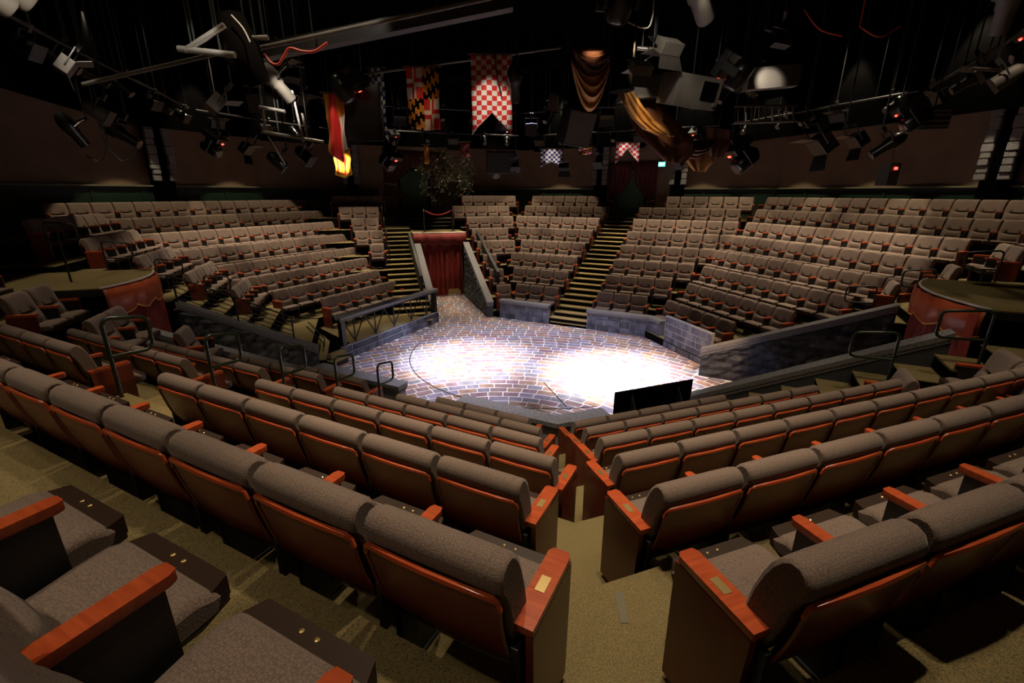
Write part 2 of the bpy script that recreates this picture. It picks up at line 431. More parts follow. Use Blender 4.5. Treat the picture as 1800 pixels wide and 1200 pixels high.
def cap_prism(mb, pts, z0, z1, mat): mb.prism(pts, z0, z1, mat)
def low_wall(name_label, f, o, t0, t1, h, cap=True, face=True, extra=None, seed=1):
    r_ = thing('stone_wall', name_label, 'wall')
    mb = MB(); mb.prism(seg_pts(f, o, o+.16, t0, t1), -.0, h-.1, 'stone_joint')
    if extra:
        g, go, g0, g1 = extra; mb.prism(seg_pts(g, go, go+.16, g0, g1), 0, h-.1, 'stone_joint')
    link('wall_core', mb.mesh('wall_core'), r_)
    if face:
        block_face(r_, f, o, t0, t1, lambda s: .0, lambda s: h-.1, -1, .46, .2, seed=seed)
        if extra: block_face(r_, g, go, g0, g1, lambda s: .0, lambda s: h-.1, -1, .46, .2, seed=seed+5)
    if cap:
        mb = MB(); mb.prism(seg_pts(f, o-.07, o+.24, t0-.02, t1+.02), h-.1, h, 'stone_cap')
        link('capstone', mb.mesh('capstone', bevel=.022, seg=2), r_)
        mb = MB(); mb.prism(seg_pts(f, o-.045, o+.205, t0, t1), h-.14, h-.098, 'stone_cap')
        link('cap_moulding', mb.mesh('cap_moulding'), r_)
        if extra:
            mb = MB(); mb.prism(seg_pts(g, go-.07, go+.24, g0-.0, g1+.0), h-.1, h-.002, 'stone_cap')
            link('capstone', mb.mesh('capstone', bevel=.022, seg=2), r_)
    return r_
WH = .68
low_wall('short capped stone wall between the lit stair and the curtained tunnel', 'F', 14.44, -7.75, -5.82, WH, seed=3)
tq0 = meet('F', 14.44, 'Q', 8.55).dot(ta('F')); tqq = meet('F', 14.44, 'Q', 8.55).dot(ta('Q'))
low_wall('bent capped stone wall below the front row right of the lit stair', 'F', 14.44, -4.42, tq0+.02, WH, extra=('Q', 8.55, tqq-.1, tqq+.55), seed=11)
# tall flat with no cap
r_ = thing('stone_panel', 'tall uncapped stone-patterned panel standing in front of the turned block', 'wall')
mb = MB(); mb.prism(seg_pts('Q', 8.45, 8.53, -11.0, -9.05), 0, .96, 'stone_joint'); link('panel_board', mb.mesh('panel_board'), r_)
block_face(r_, 'Q', 8.45, -11.0, -9.05, lambda s: .0, lambda s: .96, -1, .5, .19, .008, seed=21)
# near walls, seen from behind
tA0 = -(-4.42); tvB = meet('A', -6.6, 'B', -6.3)
r_ = thing('stone_wall', 'grey capped stone wall with a mitred corner at the foot of the narrow aisle', 'wall')
def mitred(oa0, oa1, ob0, ob1, z0, z1, mat, name, bev=0):
    "two arms, on facets A and B, meeting at a mitre"
    pi, po = meet('A', oa0, 'B', ob0), meet('A', oa1, 'B', ob1); ea = 4.44; eb = tvB.dot(ta('B'))-1.0
    for q in ([pi, P('A', oa0, ea), P('A', oa1, ea), po], [P('B', ob0, eb), pi, po, P('B', ob1, eb)]):
        mb = MB(); mb.prism([(p.x, p.y) for p in q], z0, z1, mat); link(name, mb.mesh(name, bevel=bev, seg=2), r_)
mitred(-6.76, -6.60, -6.46, -6.30, 0, WH-.1, 'stone_joint', 'wall_core')
mitred(-6.805, -6.555, -6.505, -6.255, WH-.14, WH-.098, 'stone_cap', 'cap_moulding')
mitred(-6.83, -6.52, -6.53, -6.22, WH-.1, WH, 'stone_cap', 'capstone', .018)
block_face(r_, 'A', -6.76, tvB.dot(ta('A'))+.1, 4.42, lambda s: .0, lambda s: WH-.1, -1, .46, .2, seed=31)
low_wall('straight grey capped stone wall on the tunnel side of the green-railed stair', 'A', -6.76, 5.85, 8.25, WH, seed=37)
# black masking panel
r_ = thing('black_board', 'plain black board standing on edge along the stage rim', 'panel')
p0, p1 = Vector((2.05, 8.35, 0)), Vector((3.86, 9.05, 0)); dv = (p1-p0).normalized(); nv = Vector((dv.y, -dv.x, 0))*.03
mb = MB(); mb.prism([(q.x, q.y) for q in (p0, p1, p1+nv, p0+nv)], 0, .62, 'black_paint'); link('board', mb.mesh('board'), r_)
mb = MB()
for s_ in (.2, .8):
    c = p0 + (p1-p0)*s_ + nv; mb.prism([(q.x, q.y) for q in (c, c+dv*.04, c+dv*.04+nv*9, c+nv*9)], 0, [.5, .5, .03, .03], 'dark_grey')
link('brace', mb.mesh('brace'), r_)

# the raised deck's wall and trussed rail (facet S)
sT0, sT1 = meet('S', 9.4, 'V1', 1.05).dot(ta('S'))+.55, meet('S', 9.4, 'V3', 15.85).dot(ta('S'))-.1
r_ = thing('deck_wall', 'long low stone-blocked deck wall under the trussed rail', 'wall')
mb = MB(); mb.prism(seg_pts('S', 9.4, 9.5, sT0, sT1), 0, .375, 'stone_joint'); link('wall_core', mb.mesh('wall_core'), r_)
block_face(r_, 'S', 9.4, sT0, sT1, lambda s: 0., lambda s: .37, -1, .95, .185, .012, seed=41)
r_ = thing('truss_rail', 'stone-capped deck rail on black posts with crossed struts', 'railing')
zr = 1.12
mb = MB(); mb.prism(seg_pts('S', 9.38, 9.62, sT0, sT1), zr, zr+.09, 'stone_cap'); link('top_rail', mb.mesh('top_rail', bevel=.02), r_)
mb = MB(); mb.prism(seg_pts('S', 9.42, 9.58, sT0, sT1), zr-.05, zr, 'black_metal'); link('under_rail', mb.mesh('under_rail'), r_)
for t_ in (sT0+.12, sT1-.12):
    mb = MB(); mb.prism(seg_pts('S', 9.43, 9.57, t_-.07, t_+.07), .38, zr-.05, 'black_metal'); link('post', mb.mesh('post'), r_)
nst = 5; dt = (sT1-sT0-.3)/nst
for i in range(nst):
    a = sT0+.15+i*dt; c = a+dt/2
    for q0, q1 in ((a, c), (a+dt, c)):
        mb = MB(); mb.tube([P('S', 9.5, q0, zr-.06), P('S', 9.5, q1, .41)], .018, 'black_metal', 6); link('strut', mb.mesh('strut'), r_)
    mb = MB(); mb.tube([P('S', 9.5, c, zr-.05), P('S', 9.5, c, .39)], .02, 'black_metal', 6); link('upright', mb.mesh('upright'), r_)

# ------------------------------------------------------------------ tunnels
def ramp_wall(f, side, label, o0, o1, z0, z1, blocks=True, cap=True, seed=1, core='slate_joint', mat='slate'):
    "one side wall of a tunnel; side 0 = lower t, 1 = higher t"
    a, b = VOM[f]; t0, t1 = (a-WT, a) if side == 0 else (b, b+WT)
    r_ = thing('tunnel_wall', label, 'wall')
    mb = MB(); mb.prism(seg_pts(f, o0, o1, t0, t1), 0, [z0-.08, z0-.08, z1-.08, z1-.08], core); link('wall_core', mb.mesh('wall_core'), r_)
    if cap:
        mb = MB(); mb.prism(seg_pts(f, o0-.03, o1+.02, t0-.02, t1+.02), [z0-.08, z0-.08, z1-.08, z1-.08], [z0+.03, z0+.03, z1+.03, z1+.03], 'stone_cap')
        link('capstone', mb.mesh('capstone', bevel=.02), r_)
        mb = MB(); mb.prism(seg_pts(f, o0-.015, o1, t0-.01, t1+.01), [z0-.13, z0-.13, z1-.13, z1-.13], [z0-.078, z0-.078, z1-.078, z1-.078], 'stone_cap')
        link('cap_moulding', mb.mesh('cap_moulding'), r_)
    if blocks:
        tt = a if side == 0 else b
        # face towards the inside of the tunnel: use a local facet trick with rotated frame
        L_ = o1-o0; rnd = random.Random(seed); z = 0; inward = 1 if side == 0 else -1; bh = .24
        zt = lambda s: z0-.14+(z1-z0)*s
        while z < max(z0, z1)-.1:
            h = bh*rnd.uniform(.85, 1.15); x = -rnd.random()*.4
            while x < L_:
                l = rnd.uniform(.32, .62); aa, bb = max(0, x)+.008, min(L_, x+l)-.008; x += l
                if bb-aa < .06: continue
                pts = [(q, max(min(zz, zt(q/L_)), 0)) for q, zz in ((aa, z+.008), (bb, z+.008), (bb, z+h-.008), (aa, z+h-.008))]
                if pts[2][1]-pts[1][1] < .02 and pts[3][1]-pts[0][1] < .02: continue
                dd = rnd.uniform(.02, .06)
                m3 = MB(); nx, nz = 3, 2; rows = []
                for iz in range(nz+1):
                    rr = []
                    for ix in range(nx+1):
                        u, v = ix/nx, iz/nz
                        q = pts[0][0]+(pts[1][0]-pts[0][0])*u; zz = (pts[0][1]*(1-u)+pts[1][1]*u)*(1-v)+(pts[3][1]*(1-u)+pts[2][1]*u)*v
                        edge = ix in (0, nx) or iz in (0, nz)
                        rr.append(P(f, o0+q, tt+inward*(.0 if edge else dd*rnd.uniform(.6, 1.3)), zz))
                    rows.append(rr)
                if inward < 0: rows = rows[::-1]
                m3.grid(rows, mat)
                link('stone_block', m3.mesh('stone_block'), r_)
            z += h
    return r_
ramp_wall('V3', 1, 'steep slate wall beside the red tunnel curtain on its seat-block side', 15.85, 19.6, .55, 2.35, seed=51)
ramp_wall('V3', 0, 'steep slate wall beside the red tunnel curtain on its stair side', 15.95, 19.6, .60, 2.35, seed=52)
ramp_wall('V1', 1, 'sloping slate ramp wall under the thin wire railing', 1.25, 4.05, .62, 2.0, seed=53)
ramp_wall('V1', 0, 'sloping slate ramp wall next to the turned seats by the railed stair', .95, 4.05, .62, 2.0, seed=54, blocks=False)
ramp_wall('V2', 0, 'long slate ramp wall rising to the scalloped curtain, carpet treads behind it', -.6, 3.0, .66, 2.2, seed=55)
ramp_wall('V2', 1, 'long slate ramp wall with steps and green hoops along its outer side', -.5, 2.95, .66, 2.42, seed=56, blocks=False)
# thin sloped hand boards just outside the steep tunnel walls
for t_, lab in ((4.95, 'thin dark sloped handrail board on the seat-block side of the curtained tunnel'), (2.05, 'thin dark sloped handrail board on the stair side of the curtained tunnel')):
    mb = MB(); mb.prism(seg_pts('V3', 16.6, 19.75, t_-.05, t_+.05), [.1]*4, [1.55, 1.55, 2.82, 2.82], 'dark_grey'); o = link('handrail_board', mb.mesh('handrail_board')); tag(o, lab, 'railing')

# bridges over the tunnels with their curtains
ZP = 2.78
def bridge(f, t0, t1, o0, o1, bulge, label, clabel, vlabel, side_green=True):
    n = 12; pts = []
    for i in range(n+1):
        s_ = i/n; t_ = t0+(t1-t0)*s_; pts.append(P(f, o0 + bulge*(2*s_-1)**2, t_))
    poly = [(p.x, p.y) for p in pts] + [(p.x, p.y) for p in (P(f, o1, t1), P(f, o1, t0))]
    r_ = thing('bridge_platform', label, 'platform', group=None)
    mb = MB(); mb.prism(poly, ZP-.14, ZP-.02, 'dark_grey'); link('frame', mb.mesh('frame'), r_)
    mb = MB(); mb.prism(poly, ZP-.02, ZP, 'carpet'); link('carpet_top', mb.mesh('carpet_top'), r_)
    mb = MB(); mb.tube([p + Vector((0, 0, ZP)) for p in pts], .02, 'bright_metal', 6); link('nosing', mb.mesh('nosing'), r_)
    for t_ in (t0+.02, t1-.08):
        mb = MB(); mb.prism(seg_pts(f, o0+bulge+.1, o1, t_, t_+.06), 0, ZP-.14, 'black_paint' if not side_green else 'green_panel'); link('side_skirt', mb.mesh('side_skirt'), r_)
    # valance
    ins = .0; nn = 48; rows = [[], [], []]
    for i in range(nn+1):
        s_ = i/nn; t_ = t0+(t1-t0)*s_; o_ = o0+bulge*(2*s_-1)**2-.04-.015*math.sin(s_*40)
        drop = .42+.10*abs(math.sin(s_*math.pi*4))
        rows[0].append(P(f, o_, t_, ZP-.03)); rows[1].append(P(f, o_-.02, t_, ZP-drop*.5)); rows[2].append(P(f, o_-.01, t_, ZP-drop))
    v_ = thing('valance', vlabel, 'curtain'); mb = MB(); mb.grid(rows, 'orange_valance' if f != 'V3' else 'red_velvet'); 
    me = mb.mesh('valance_cloth', smooth=True); oo = link('valance_cloth', me, v_); sm = oo.modifiers.new('solid', 'SOLIDIFY'); sm.thickness = .012
    mb = MB(); mb.tube(rows[2], .018 if f != 'V3' else .009, 'gold_fringe', 5); link('fringe', mb.mesh('fringe'), v_)
    # curtain below
    c_ = thing('tunnel_curtain', clabel, 'curtain')
    a, b = VOM[f]
    halves = [(a+.02, (a+b)/2-.12), ((a+b)/2+.02, b-.02)] if f == 'V3' else [(a+.0, b-.0)]
    halves = [(a+.02, b-.02)]
    for h0, h1 in halves:
        nn = 60; rows = []
        for zz in (ZP-.1, ZP-.9, .9, .03 if f != 'V3' else .06):
            rr = []
            for i in range(nn+1):
                s_ = i/nn; fold = .05*math.sin(s_*(h1-h0)*26)+.02*math.sin(s_*(h1-h0)*61+2)
                zz2 = zz
                if f == 'V3' and zz < .1: zz2 = .32 if (.12 < s_ < .33 or .62 < s_ < .95) else .05
                rr.append(P(f, o0+bulge*.3+.12+fold*(1 if zz < 2.6 else .4), h0+(h1-h0)*s_, zz2))
            rows.append(rr)
        mb = MB(); mb.grid(rows, 'red_velvet'); me = mb.mesh('curtain_cloth', smooth=True); oo = link('curtain_cloth', me, c_)
        sm = oo.modifiers.new('solid', 'SOLIDIFY'); sm.thickness = .01
bridge('V3', 2.2, 4.45, PLAT['V3'], 22.0, .0, 'carpeted bridge over the central curtained tunnel, roped off by stanchions', 'deep red floor-length curtain closing the tunnel between steep walls', 'short scalloped red valance with gold zigzag edge above the red curtain')
bridge('V1', 9.8, 12.1, PLAT['V1'], 8.6, .3, 'long carpeted bridge with one tall stanchion beside the wire railing', 'dark red gathered curtain hanging beside the wire-railed ramp wall', 'red valance at the end of the wire-railed ramp', False)
bridge('V2', -11.95, -9.0, PLAT['V2'], 8.0, .4, 'wide carpeted bridge with a bright curved metal nosing', 'red curtain under the curved bright-edged bridge', 'red valance with three gold half-moon edges under the curved bridge', False)
# lit passage floor behind the far curtain
mb = MB(); mb.prism(seg_pts('V3', 20.3, 22, 2.45, 4.45), -.02, .0, 'carpet_nosing'); struct('floor', mb)
spot('passage_light', P('V3', 21.2, 3.4, 2.4), P('V3', 20.9, 3.4, 0), 60, 100, .6, (1, .62, .4), .1)

# wire railing above the V1 ramp wall
r_ = thing('wire_railing', 'thin black wire railing above the sloping slate ramp wall', 'railing')
T1 = VOM['V1'][1]+.11
def zz_(o_): return .62+(2.0-.62)*(o_-1.25)/2.8
for h in (.12, .24, .36, .48, .60):
    mb = MB(); mb.tube([P('V1', 1.75, T1, zz_(1.75)+h), P('V1', 4.05, T1, zz_(4.05)+h)], .010 if h < .6 else .018, 'black_metal', 6); link('wire' if h < .6 else 'top_rail', mb.mesh('wire'), r_)
for o_ in (1.75, 2.9, 4.05):
    mb = MB(); mb.tube([P('V1', o_, T1, zz_(o_)), P('V1', o_, T1, zz_(o_)+.62)], .02, 'black_metal', 6); link('post', mb.mesh('post'), r_)
r_ = thing('angle_brace', 'pair of thin bent metal braces on the deck corner beside the ramp wall', 'brace')
for t_ in (11.9, 12.35):
    mb = MB(); mb.tube([P('V1', 1.15, t_+.5, .39), P('V1', 1.12, t_+.52, .62), P('V1', 1.5, t_+.75, 1.05)], .016, 'black_metal', 6); link('brace_bar', mb.mesh('brace_bar'), r_)
# timber step at the deck corner
r_ = thing('corner_step', 'small bare wooden step box at the corner of the deck', 'step')
cq = meet('S', 9.4, 'V1', 1.05); u_ = ta('S'); v_ = -ou('S')
for i, (a, b, z_) in enumerate(((.0, .5, .36), (-.05, .55, .2))):
    p = cq+u_*(-.0)+u_*a; q = cq+u_*b
    mb = MB(); mb.prism([(x.x, x.y) for x in (p-v_*.0, q-v_*.0, q+v_*(.14+.12*i), p+v_*(.14+.12*i))], z_-.04 if i else .24, z_, 'carpet_nosing'); link('tread', mb.mesh('tread'), r_)
mb = MB(); p, q = cq+u_*0, cq+u_*.5; mb.prism([(x.x, x.y) for x in (p, q, q+v_*.2, p+v_*.2)], 0, .15, 'brown_board'); link('box', mb.mesh('box'), r_)

# ------------------------------------------------------------------ stairs: three steps to a row
def stair(f, t0, t1, label, k0=0, k1=7, first=True, side=None, sub=3, up=0.):
    r_ = thing('stair', label, 'stair')
    for k in range(k0, k1):
        a = level_front(f, k); zb_ = zf(f, k); z = zb_+up; dz = (zf(f, k+1)-zb_)/sub
        for j in range(sub):
            o0 = a + D*j/sub; o1 = a+D
            mb = MB()
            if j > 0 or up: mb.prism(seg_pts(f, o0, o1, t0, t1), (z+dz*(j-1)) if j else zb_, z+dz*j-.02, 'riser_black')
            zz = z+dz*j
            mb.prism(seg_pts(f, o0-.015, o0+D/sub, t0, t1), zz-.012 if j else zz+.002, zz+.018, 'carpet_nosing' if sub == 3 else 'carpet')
            link('step', mb.mesh('step'), r_)
    if first:
        a = level_front(f, 0)
        for o0, z in ((a-.03, .11),):
            mb = MB(); mb.prism(seg_pts(f, o0, a, t0, t1), z-.08, z-.03, 'riser_black'); mb.prism(seg_pts(f, o0-.015, o0+.3, t0, t1), z-.03, z, 'carpet_nosing'); link('step', mb.mesh('step'), r_)
    return r_
stair('F', -5.75, -4.45, 'wide lit stair climbing to the burgundy-curtained green door', first=True)
stair('V3', .95, 2.2, 'narrow stair climbing beside the curtained tunnel to the roped bridge', k1=6, first=False)
stair('A', 4.45, 5.8, 'stair with green tubular hoop rails between seat blocks', k1=6, first=True)
stair('V2', -8.71, -8.0, 'stair of deep carpet treads beside the long slate ramp wall', k1=6, first=False, sub=2, up=.3)
stair('V2', -12.9, -12.0, 'carpet treads behind the long slate ramp wall beside turned seats', k1=6, first=False, sub=2)
stair('V1', 12.25, 13.2, 'carpet treads behind the wire railing', k0=2, k1=6, first=False, sub=2)
# steps behind the bridges up to the doors
for f, t0, t1, lab in (('V3', .95, 4.5, 'broad dark steps with pale nosings behind the roped bridge'), ('V1', 9.6, 12.9, 'broad carpet steps behind the long bridge'), ('V2', -12.6, -8.0, 'broad carpet steps behind the wide curved bridge')):
    r_ = thing('stair', lab, 'stair'); ob = ND[f]+D*6-.1
    for i in range(3):
        z = ZP+.15*(i+1); mb = MB()
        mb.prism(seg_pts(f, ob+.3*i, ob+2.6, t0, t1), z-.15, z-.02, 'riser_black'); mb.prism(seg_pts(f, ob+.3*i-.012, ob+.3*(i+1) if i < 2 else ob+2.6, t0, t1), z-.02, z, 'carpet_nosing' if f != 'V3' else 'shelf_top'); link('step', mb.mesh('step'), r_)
# little step lights in the narrow aisles
def step_light(f, s, lab):
    for k in range(1, 7):
        g = nb(f, s); p = meet(f, ND[f]+D*(k-1), g, ND[g]+D*(k-1)); c = (ou(f)+ou(g)).normalized()
        y = -c; x = Vector((y.y, -y.x, 0)); p = p + y*.012 + Vector((0, 0, zf(f, k)-.14))
        T = Matrix(((x.x, y.x, 0, p.x), (x.y, y.y, 0, p.y), (0, 0, 1, p.z), (0, 0, 0, 1)))
        r_ = thing('step_light', '%s, %s tier up' % (lab, ORD[k]), 'light'); r_.matrix_world = T
        mb = MB(); mb.box((-.1, 0, -.06), (.1, .02, .06), 'brass'); link('housing', mb.mesh('housing'), r_)
        mb = MB(); mb.box((-.08, .02, -.045), (.08, .026, .045), 'step_light'); link('diffuser', mb.mesh('diffuser'), r_)
step_light('V3', 1, 'small pale step light in the narrow aisle beside the tunnel block')
step_light('F', 1, 'small pale step light in the narrow aisle beside the turned block')

# ------------------------------------------------------------------ hoop rails
def hoop_mesh(mat, H=.92, L_=.42, B=.40, r=.021):
    mb = MB(); z1 = H; z0 = H-B; c = .07
    pa = [(0, 0, 0), (0, 0, z1-c), (0, c*.3, z1-c*.3), (0, c, z1), (0, L_-c, z1-.05), (0, L_-c*.3, z1-.05-c*.3), (0, L_, z1-.05-c), (0, L_, z0-.02+c), (0, L_-c*.3, z0-.02+c*.3), (0, L_-c, z0-.02), (0, .0, z0)]
    mb.tube(pa[:1]+[(0, 0, .4)]+pa[1:], r, mat, 8); return mb.mesh('hoop', smooth=True)
foot = MB(); foot.lathe([(.05, 0), (.05, .012), (.03, .018)], 'green_rail', 12); footme = foot.mesh('foot_plate')
hoopA = hoop_mesh('green_rail', 1.15, .40, .40); hoopB = hoop_mesh('black_metal', .95, .4, .42, .016); hoopC = hoop_mesh('black_metal', .85, .55, .38, .018)
hoopD = hoop_mesh('green_rail', 1.0, .55, .42, .022)
def hoop(f, o_, t_, z, me, label, flip=0):
    r_ = thing('handrail', label, 'handrail'); r_.matrix_world = frame(f, o_, t_, z) @ Matrix.Rotation(flip, 4, 'Z')
    link('hoop', me, r_); link('foot_plate', footme, r_)
for k in range(0, 5): hoop('A', ND['A']+D*k-.25, 5.72, zf('A', k)+.02, hoopA, 'green tubular hoop rail on the stair, %s row up from the stage' % ORD[k])
for k in range(0, 8): hoop('F', ND['F']+D*k-.45, -5.62, zf('F', k)+.02, hoopB, 'thin black hoop rail along the lit stair, %s row up' % ORD[k])
for k in range(3, 7): hoop('V3', ND['V3']+D*k-.4, 1.1, zf('V3', k)+.02, hoopB, 'thin black hoop rail on the narrow tunnel stair, %s row up' % ORD[k])
for k in range(3, 7): hoop('V2', ND['V2']+D*k-.5, -12.7, zf('V2', k)+.02, hoopC, 'black hoop rail among turned seats by the slate ramp, %s row up' % ORD[k])
for k in (2, 3): hoop('V2', ND['V2']+D*k-.1, -8.35, zf('V2', k)+.33, hoopD, 'olive hoop rail over deep carpet treads, %s row up' % ORD[k])
for k in range(3, 7): hoop('V1', ND['V1']+D*k-.5, 13.1, zf('V1', k)+.02, hoopC, 'black hoop rail behind the wire railing, %s row up' % ORD[k])

# ------------------------------------------------------------------ theatre seats
def seat_meshes(fine):
    R = {}
    us = [-.268, -.262, -.245, -.18, -.165, -.13, -.065, 0, .065, .13, .165, .18, .245, .262, .268] if fine else [-.268, -.25, -.17, -.13, -.06, 0, .06, .13, .17, .25, .268]
    rows = []
    for u in us:
        c = max(0, 1-(abs(u)/.172)**5); sm_ = .016*max(0, 1-(u/.172)**2); ed = abs(u)
        ins = .22 if ed > .265 else (.07 if ed > .256 else (.02 if ed > .24 else 0))
        bol = .015*(max(0, ed-.15)/.1)**2 if ed > .15 else 0
        prof = [(.285, .40), (.268+.006*c, .46), (.244+.030*c, .525), (.224+.036*c, .576-sm_), (.214+.030*c, .596-sm_), (.209-.060*c, .603-sm_), (.203-.056*c, .622-sm_), (.192-.004*c, .640-sm_*.5),
                (.160+bol, .72), (.138+bol, .80), (.124+bol*.6, .862), (.108, .900), (.078, .920), (.040, .921), (.010, .905), (-.008, .870), (-.006, .832), (.012, .812),
                (.040, .74), (.058, .66), (.085, .56), (.125, .47), (.19, .38), (.25, .36)]
        if not fine: prof = [p for i, p in enumerate(prof) if i not in (1, 9, 12, 14, 16, 18, 20)]
        cy = sum(p[0] for p in prof)/len(prof)
        rr = []
        for y, z in prof:
            my = .235-.42*(z-.42) if z < .9 else .05
            my = .22*(1-(z-.38)/.5)+.055*((z-.38)/.5)
            rr.append((u, y+(my-y)*ins*1.2, z-(.04*ins if z > .8 else 0)))
        rows.append(rr)
    mb = MB(); mb.grid(rows, 'upholstery', closed=True)
    n = len(rows[0]); b = len(mb.v)
    mb.f += [tuple(range(n)), tuple(range((len(us)-1)*n, len(us)*n))[::-1]]; mb.m += [0, 0]
    me = mb.mesh('back_cushion', smooth=True)
    bm = bmesh.new(); bm.from_mesh(me); bmesh.ops.recalc_face_normals(bm, faces=bm.faces); bm.to_mesh(me); bm.free()
    for p in me.polygons: p.use_smooth = True
    R['back_cushion'] = me
    # wooden back: curved shell
    prof = [(-.004, .818), (.002, .77), (.016, .70), (.034, .62), (.058, .54), (.09, .46), (.135, .38), (.195, .30), (.25, .25)]
    rows = []
    for i, (y, z) in enumerate(prof):
        hw = .258 if i else .235
        if i == 1: hw = .263
        if i > 5: hw = .263-.012*(i-5)
        rows.append([(-hw, y, z), (-hw*.5, y-.012, z), (0, y-.015, z), (hw*.5, y-.012, z), (hw, y, z)])
    mb = MB(); mb.grid(rows, 'cherry_dark'); back = [[(x, y+.02, z-.004) for x, y, z in r_] for r_ in rows]
    mb.grid([r_[::-1] for r_ in back], 'cherry_dark')
    R['back_panel'] = mb.mesh('back_panel', smooth=True)
    path = [(x, y-.002, z) for x, y, z in [rows[8][0], rows[7][0], rows[6][0], rows[5][0], rows[4][0], rows[3][0], rows[2][0], rows[1][0]]]
    path += [(-.255, -.004, .805), (-.24, -.010, .818), (-.12, -.018, .82), (0, -.021, .82), (.12, -.018, .82), (.24, -.010, .818), (.255, -.004, .805)]
    path += [(x, y-.002, z) for x, y, z in [rows[i][4] for i in range(1, 9)]]
    mb = MB(); mb.tube(path[7:16], [.009, .010, .0125, .0125, .0125, .0125, .0125, .010, .009], 'cherry', 6 if fine else 4); mb.tube(path[:8], .007, 'cherry_dark', 4); mb.tube(path[15:], .007, 'cherry_dark', 4); R['panel_edge'] = mb.mesh('panel_edge', smooth=True)  # light on the top edge and shade down the sides put into the wood colours
    # seat
    mb = MB(); sec = []
    for u in ([-.235, -.225, -.2, -.1, 0, .1, .2, .225, .235] if fine else [-.235, -.2, 0, .2, .235]):
        e = abs(u) > .23; dz = -.03 if e else (-.008 if abs(u) > .21 else .0)
        pr = [(.22, .385), (.24, .425+dz), (.32, .43+dz), (.42, .445+dz), (.50, .45+dz), (.545, .435+dz), (.565, .405), (.55, .365), (.40, .35), (.22, .35)]
        sec.append([(u, y, z) for y, z in pr])
    mb.grid(sec, 'upholstery', closed=True); n = 10
    mb.f += [tuple(range(n)), tuple(range((len(sec)-1)*n, len(sec)*n))[::-1]]; mb.m += [0, 0]
    me = mb.mesh('seat_cushion', smooth=True); bm = bmesh.new(); bm.from_mesh(me); bmesh.ops.recalc_face_normals(bm, faces=bm.faces); bm.to_mesh(me); bm.free()
    for p in me.polygons: p.use_smooth = True
    R['seat_cushion'] = me
    mb = MB(); mb.prism([(-.23, .20), (.23, .20), (.235, .50), (.20, .605), (-.20, .605), (-.235, .50)], .335, .352, 'brown_board')
    mb.prism([(-.222, .548), (.222, .548), (.195, .612), (-.195, .612)], .352, .425, 'brown_board')
    R['seat_pan'] = mb.mesh('seat_pan', bevel=.006 if fine else 0)
    mb = MB(); mb.lathe([(.0075, 0), (.0075, .003), (.004, .005)], 'brass', 8); R['screw'] = mb.mesh('brass_screw')
    def arm(w):
        mb = MB(); h = w/2
        mb.prism([(-h, .085), (h, .085), (h, .43), (h*.7, .452), (-h*.7, .452), (-h, .43)], .602, .638, 'cherry')
        return mb.mesh('armrest', bevel=.008 if fine else 0, smooth=fine)
    R['armrest'] = arm(.062); R['armrest_wide'] = arm(.088)
    mb = MB(); mb.box((-.018, -.036, 0), (.018, .036, .0025), 'brass'); R['plaque'] = mb.mesh('plaque', bevel=.0015 if fine else 0, seg=1)
    mb = MB(); mb.prism([(-.02, .15), (.02, .15), (.02, .42), (-.02, .42)], [.02]*4, [.60]*4, 'black_metal')
    mb.prism([(-.03, .10), (.03, .10), (.03, .46), (-.03, .46)], 0, .022, 'black_metal')
    mb.box((-.012, .06, .33), (.012, .2, .56), 'black_metal')
    R['standard'] = mb.mesh('side_standard')
    mb = MB(); pts = [(.13, .03), (.44, .03), (.45, .602), (.09, .602), (.10, .35)]
    vs = [(-.014, y, z) for y, z in pts]+[(.014, y, z) for y, z in pts]
    fs = [(0,1,2,3,4), (9,8,7,6,5)]+[(i, 5+i, 5+(i+1) % 5, (i+1) % 5) for i in range(5)]
    mb.add(vs, fs, 'cherry_dark'); R['end_panel'] = mb.mesh('end_panel')
    return R
FINE = seat_meshes(True); COARSE = seat_meshes(False)

SEATS = []   # (facet, level, o, t_centre, left_end, right_end, block, nth)
def row(f, k, t_edge, n, sg, block, anchor, p=PITCHS, ends=(1, 1), dnd=0.):
    """n seats starting at edge t_edge and running in direction sg (in t). anchor end is t_edge"""
    for i in range(n):
        tc = t_edge + sg*(i+.5)*p
        # local x (right when facing the stage) runs towards -t ... larger t is to the left of the sitter
        lo = (i == 0 and ends[0]) if sg > 0 else (i == n-1 and ends[1])      # at smaller t
        hi = (i == n-1 and ends[1]) if sg > 0 else (i == 0 and ends[0])      # at larger t
        SEATS.append((f, k, ND[f]+D*k+dnd, tc, hi, lo, block, anchor, i))
# A: right of the stair (towards the narrow aisle): t' = -t
for k, (e, n) in {6: (-.01, 8), 5: (.47, 8), 4: (.87, 6), 3: (1.05, 6), 2: (1.56, 5), 1: (1.96, 4), 0: (2.54, 3)}.items():
    row('A', k, e, n, 1, 'on its hoop-railed stair side', 'narrow aisle', ends=(1, 1 if k < 5 else 0))
for k, n in {5: 5, 4: 6, 3: 5, 2: 5, 1: 4, 0: 3}.items():
    row('A', k, 5.87, n, 1, 'on its slate ramp side', 'hoop-railed stair')
for k, (e, n) in {5: (1.13, 12), 4: (1.42, 13), 3: (1.82, 12), 2: (2.25, 8), 1: (2.62, 7), 0: (2.97, 5)}.items():
    row('B', k, -e, n, -1, 'behind the black board', 'narrow aisle')
for k, n in enumerate([3, 4, 5, 5, 6, 7, 7, 6]):
    row('F', k, -5.80 if k < 7 else -6.42, n, -1, 'on its tunnel side', 'lit stair')
for k, n in enumerate([3, 4, 5, 6, 7, 7, 7, 6]):
    row('F', k, -4.38 if k < 7 else -3.40, n, 1, 'on its uncapped-panel side', 'lit stair')
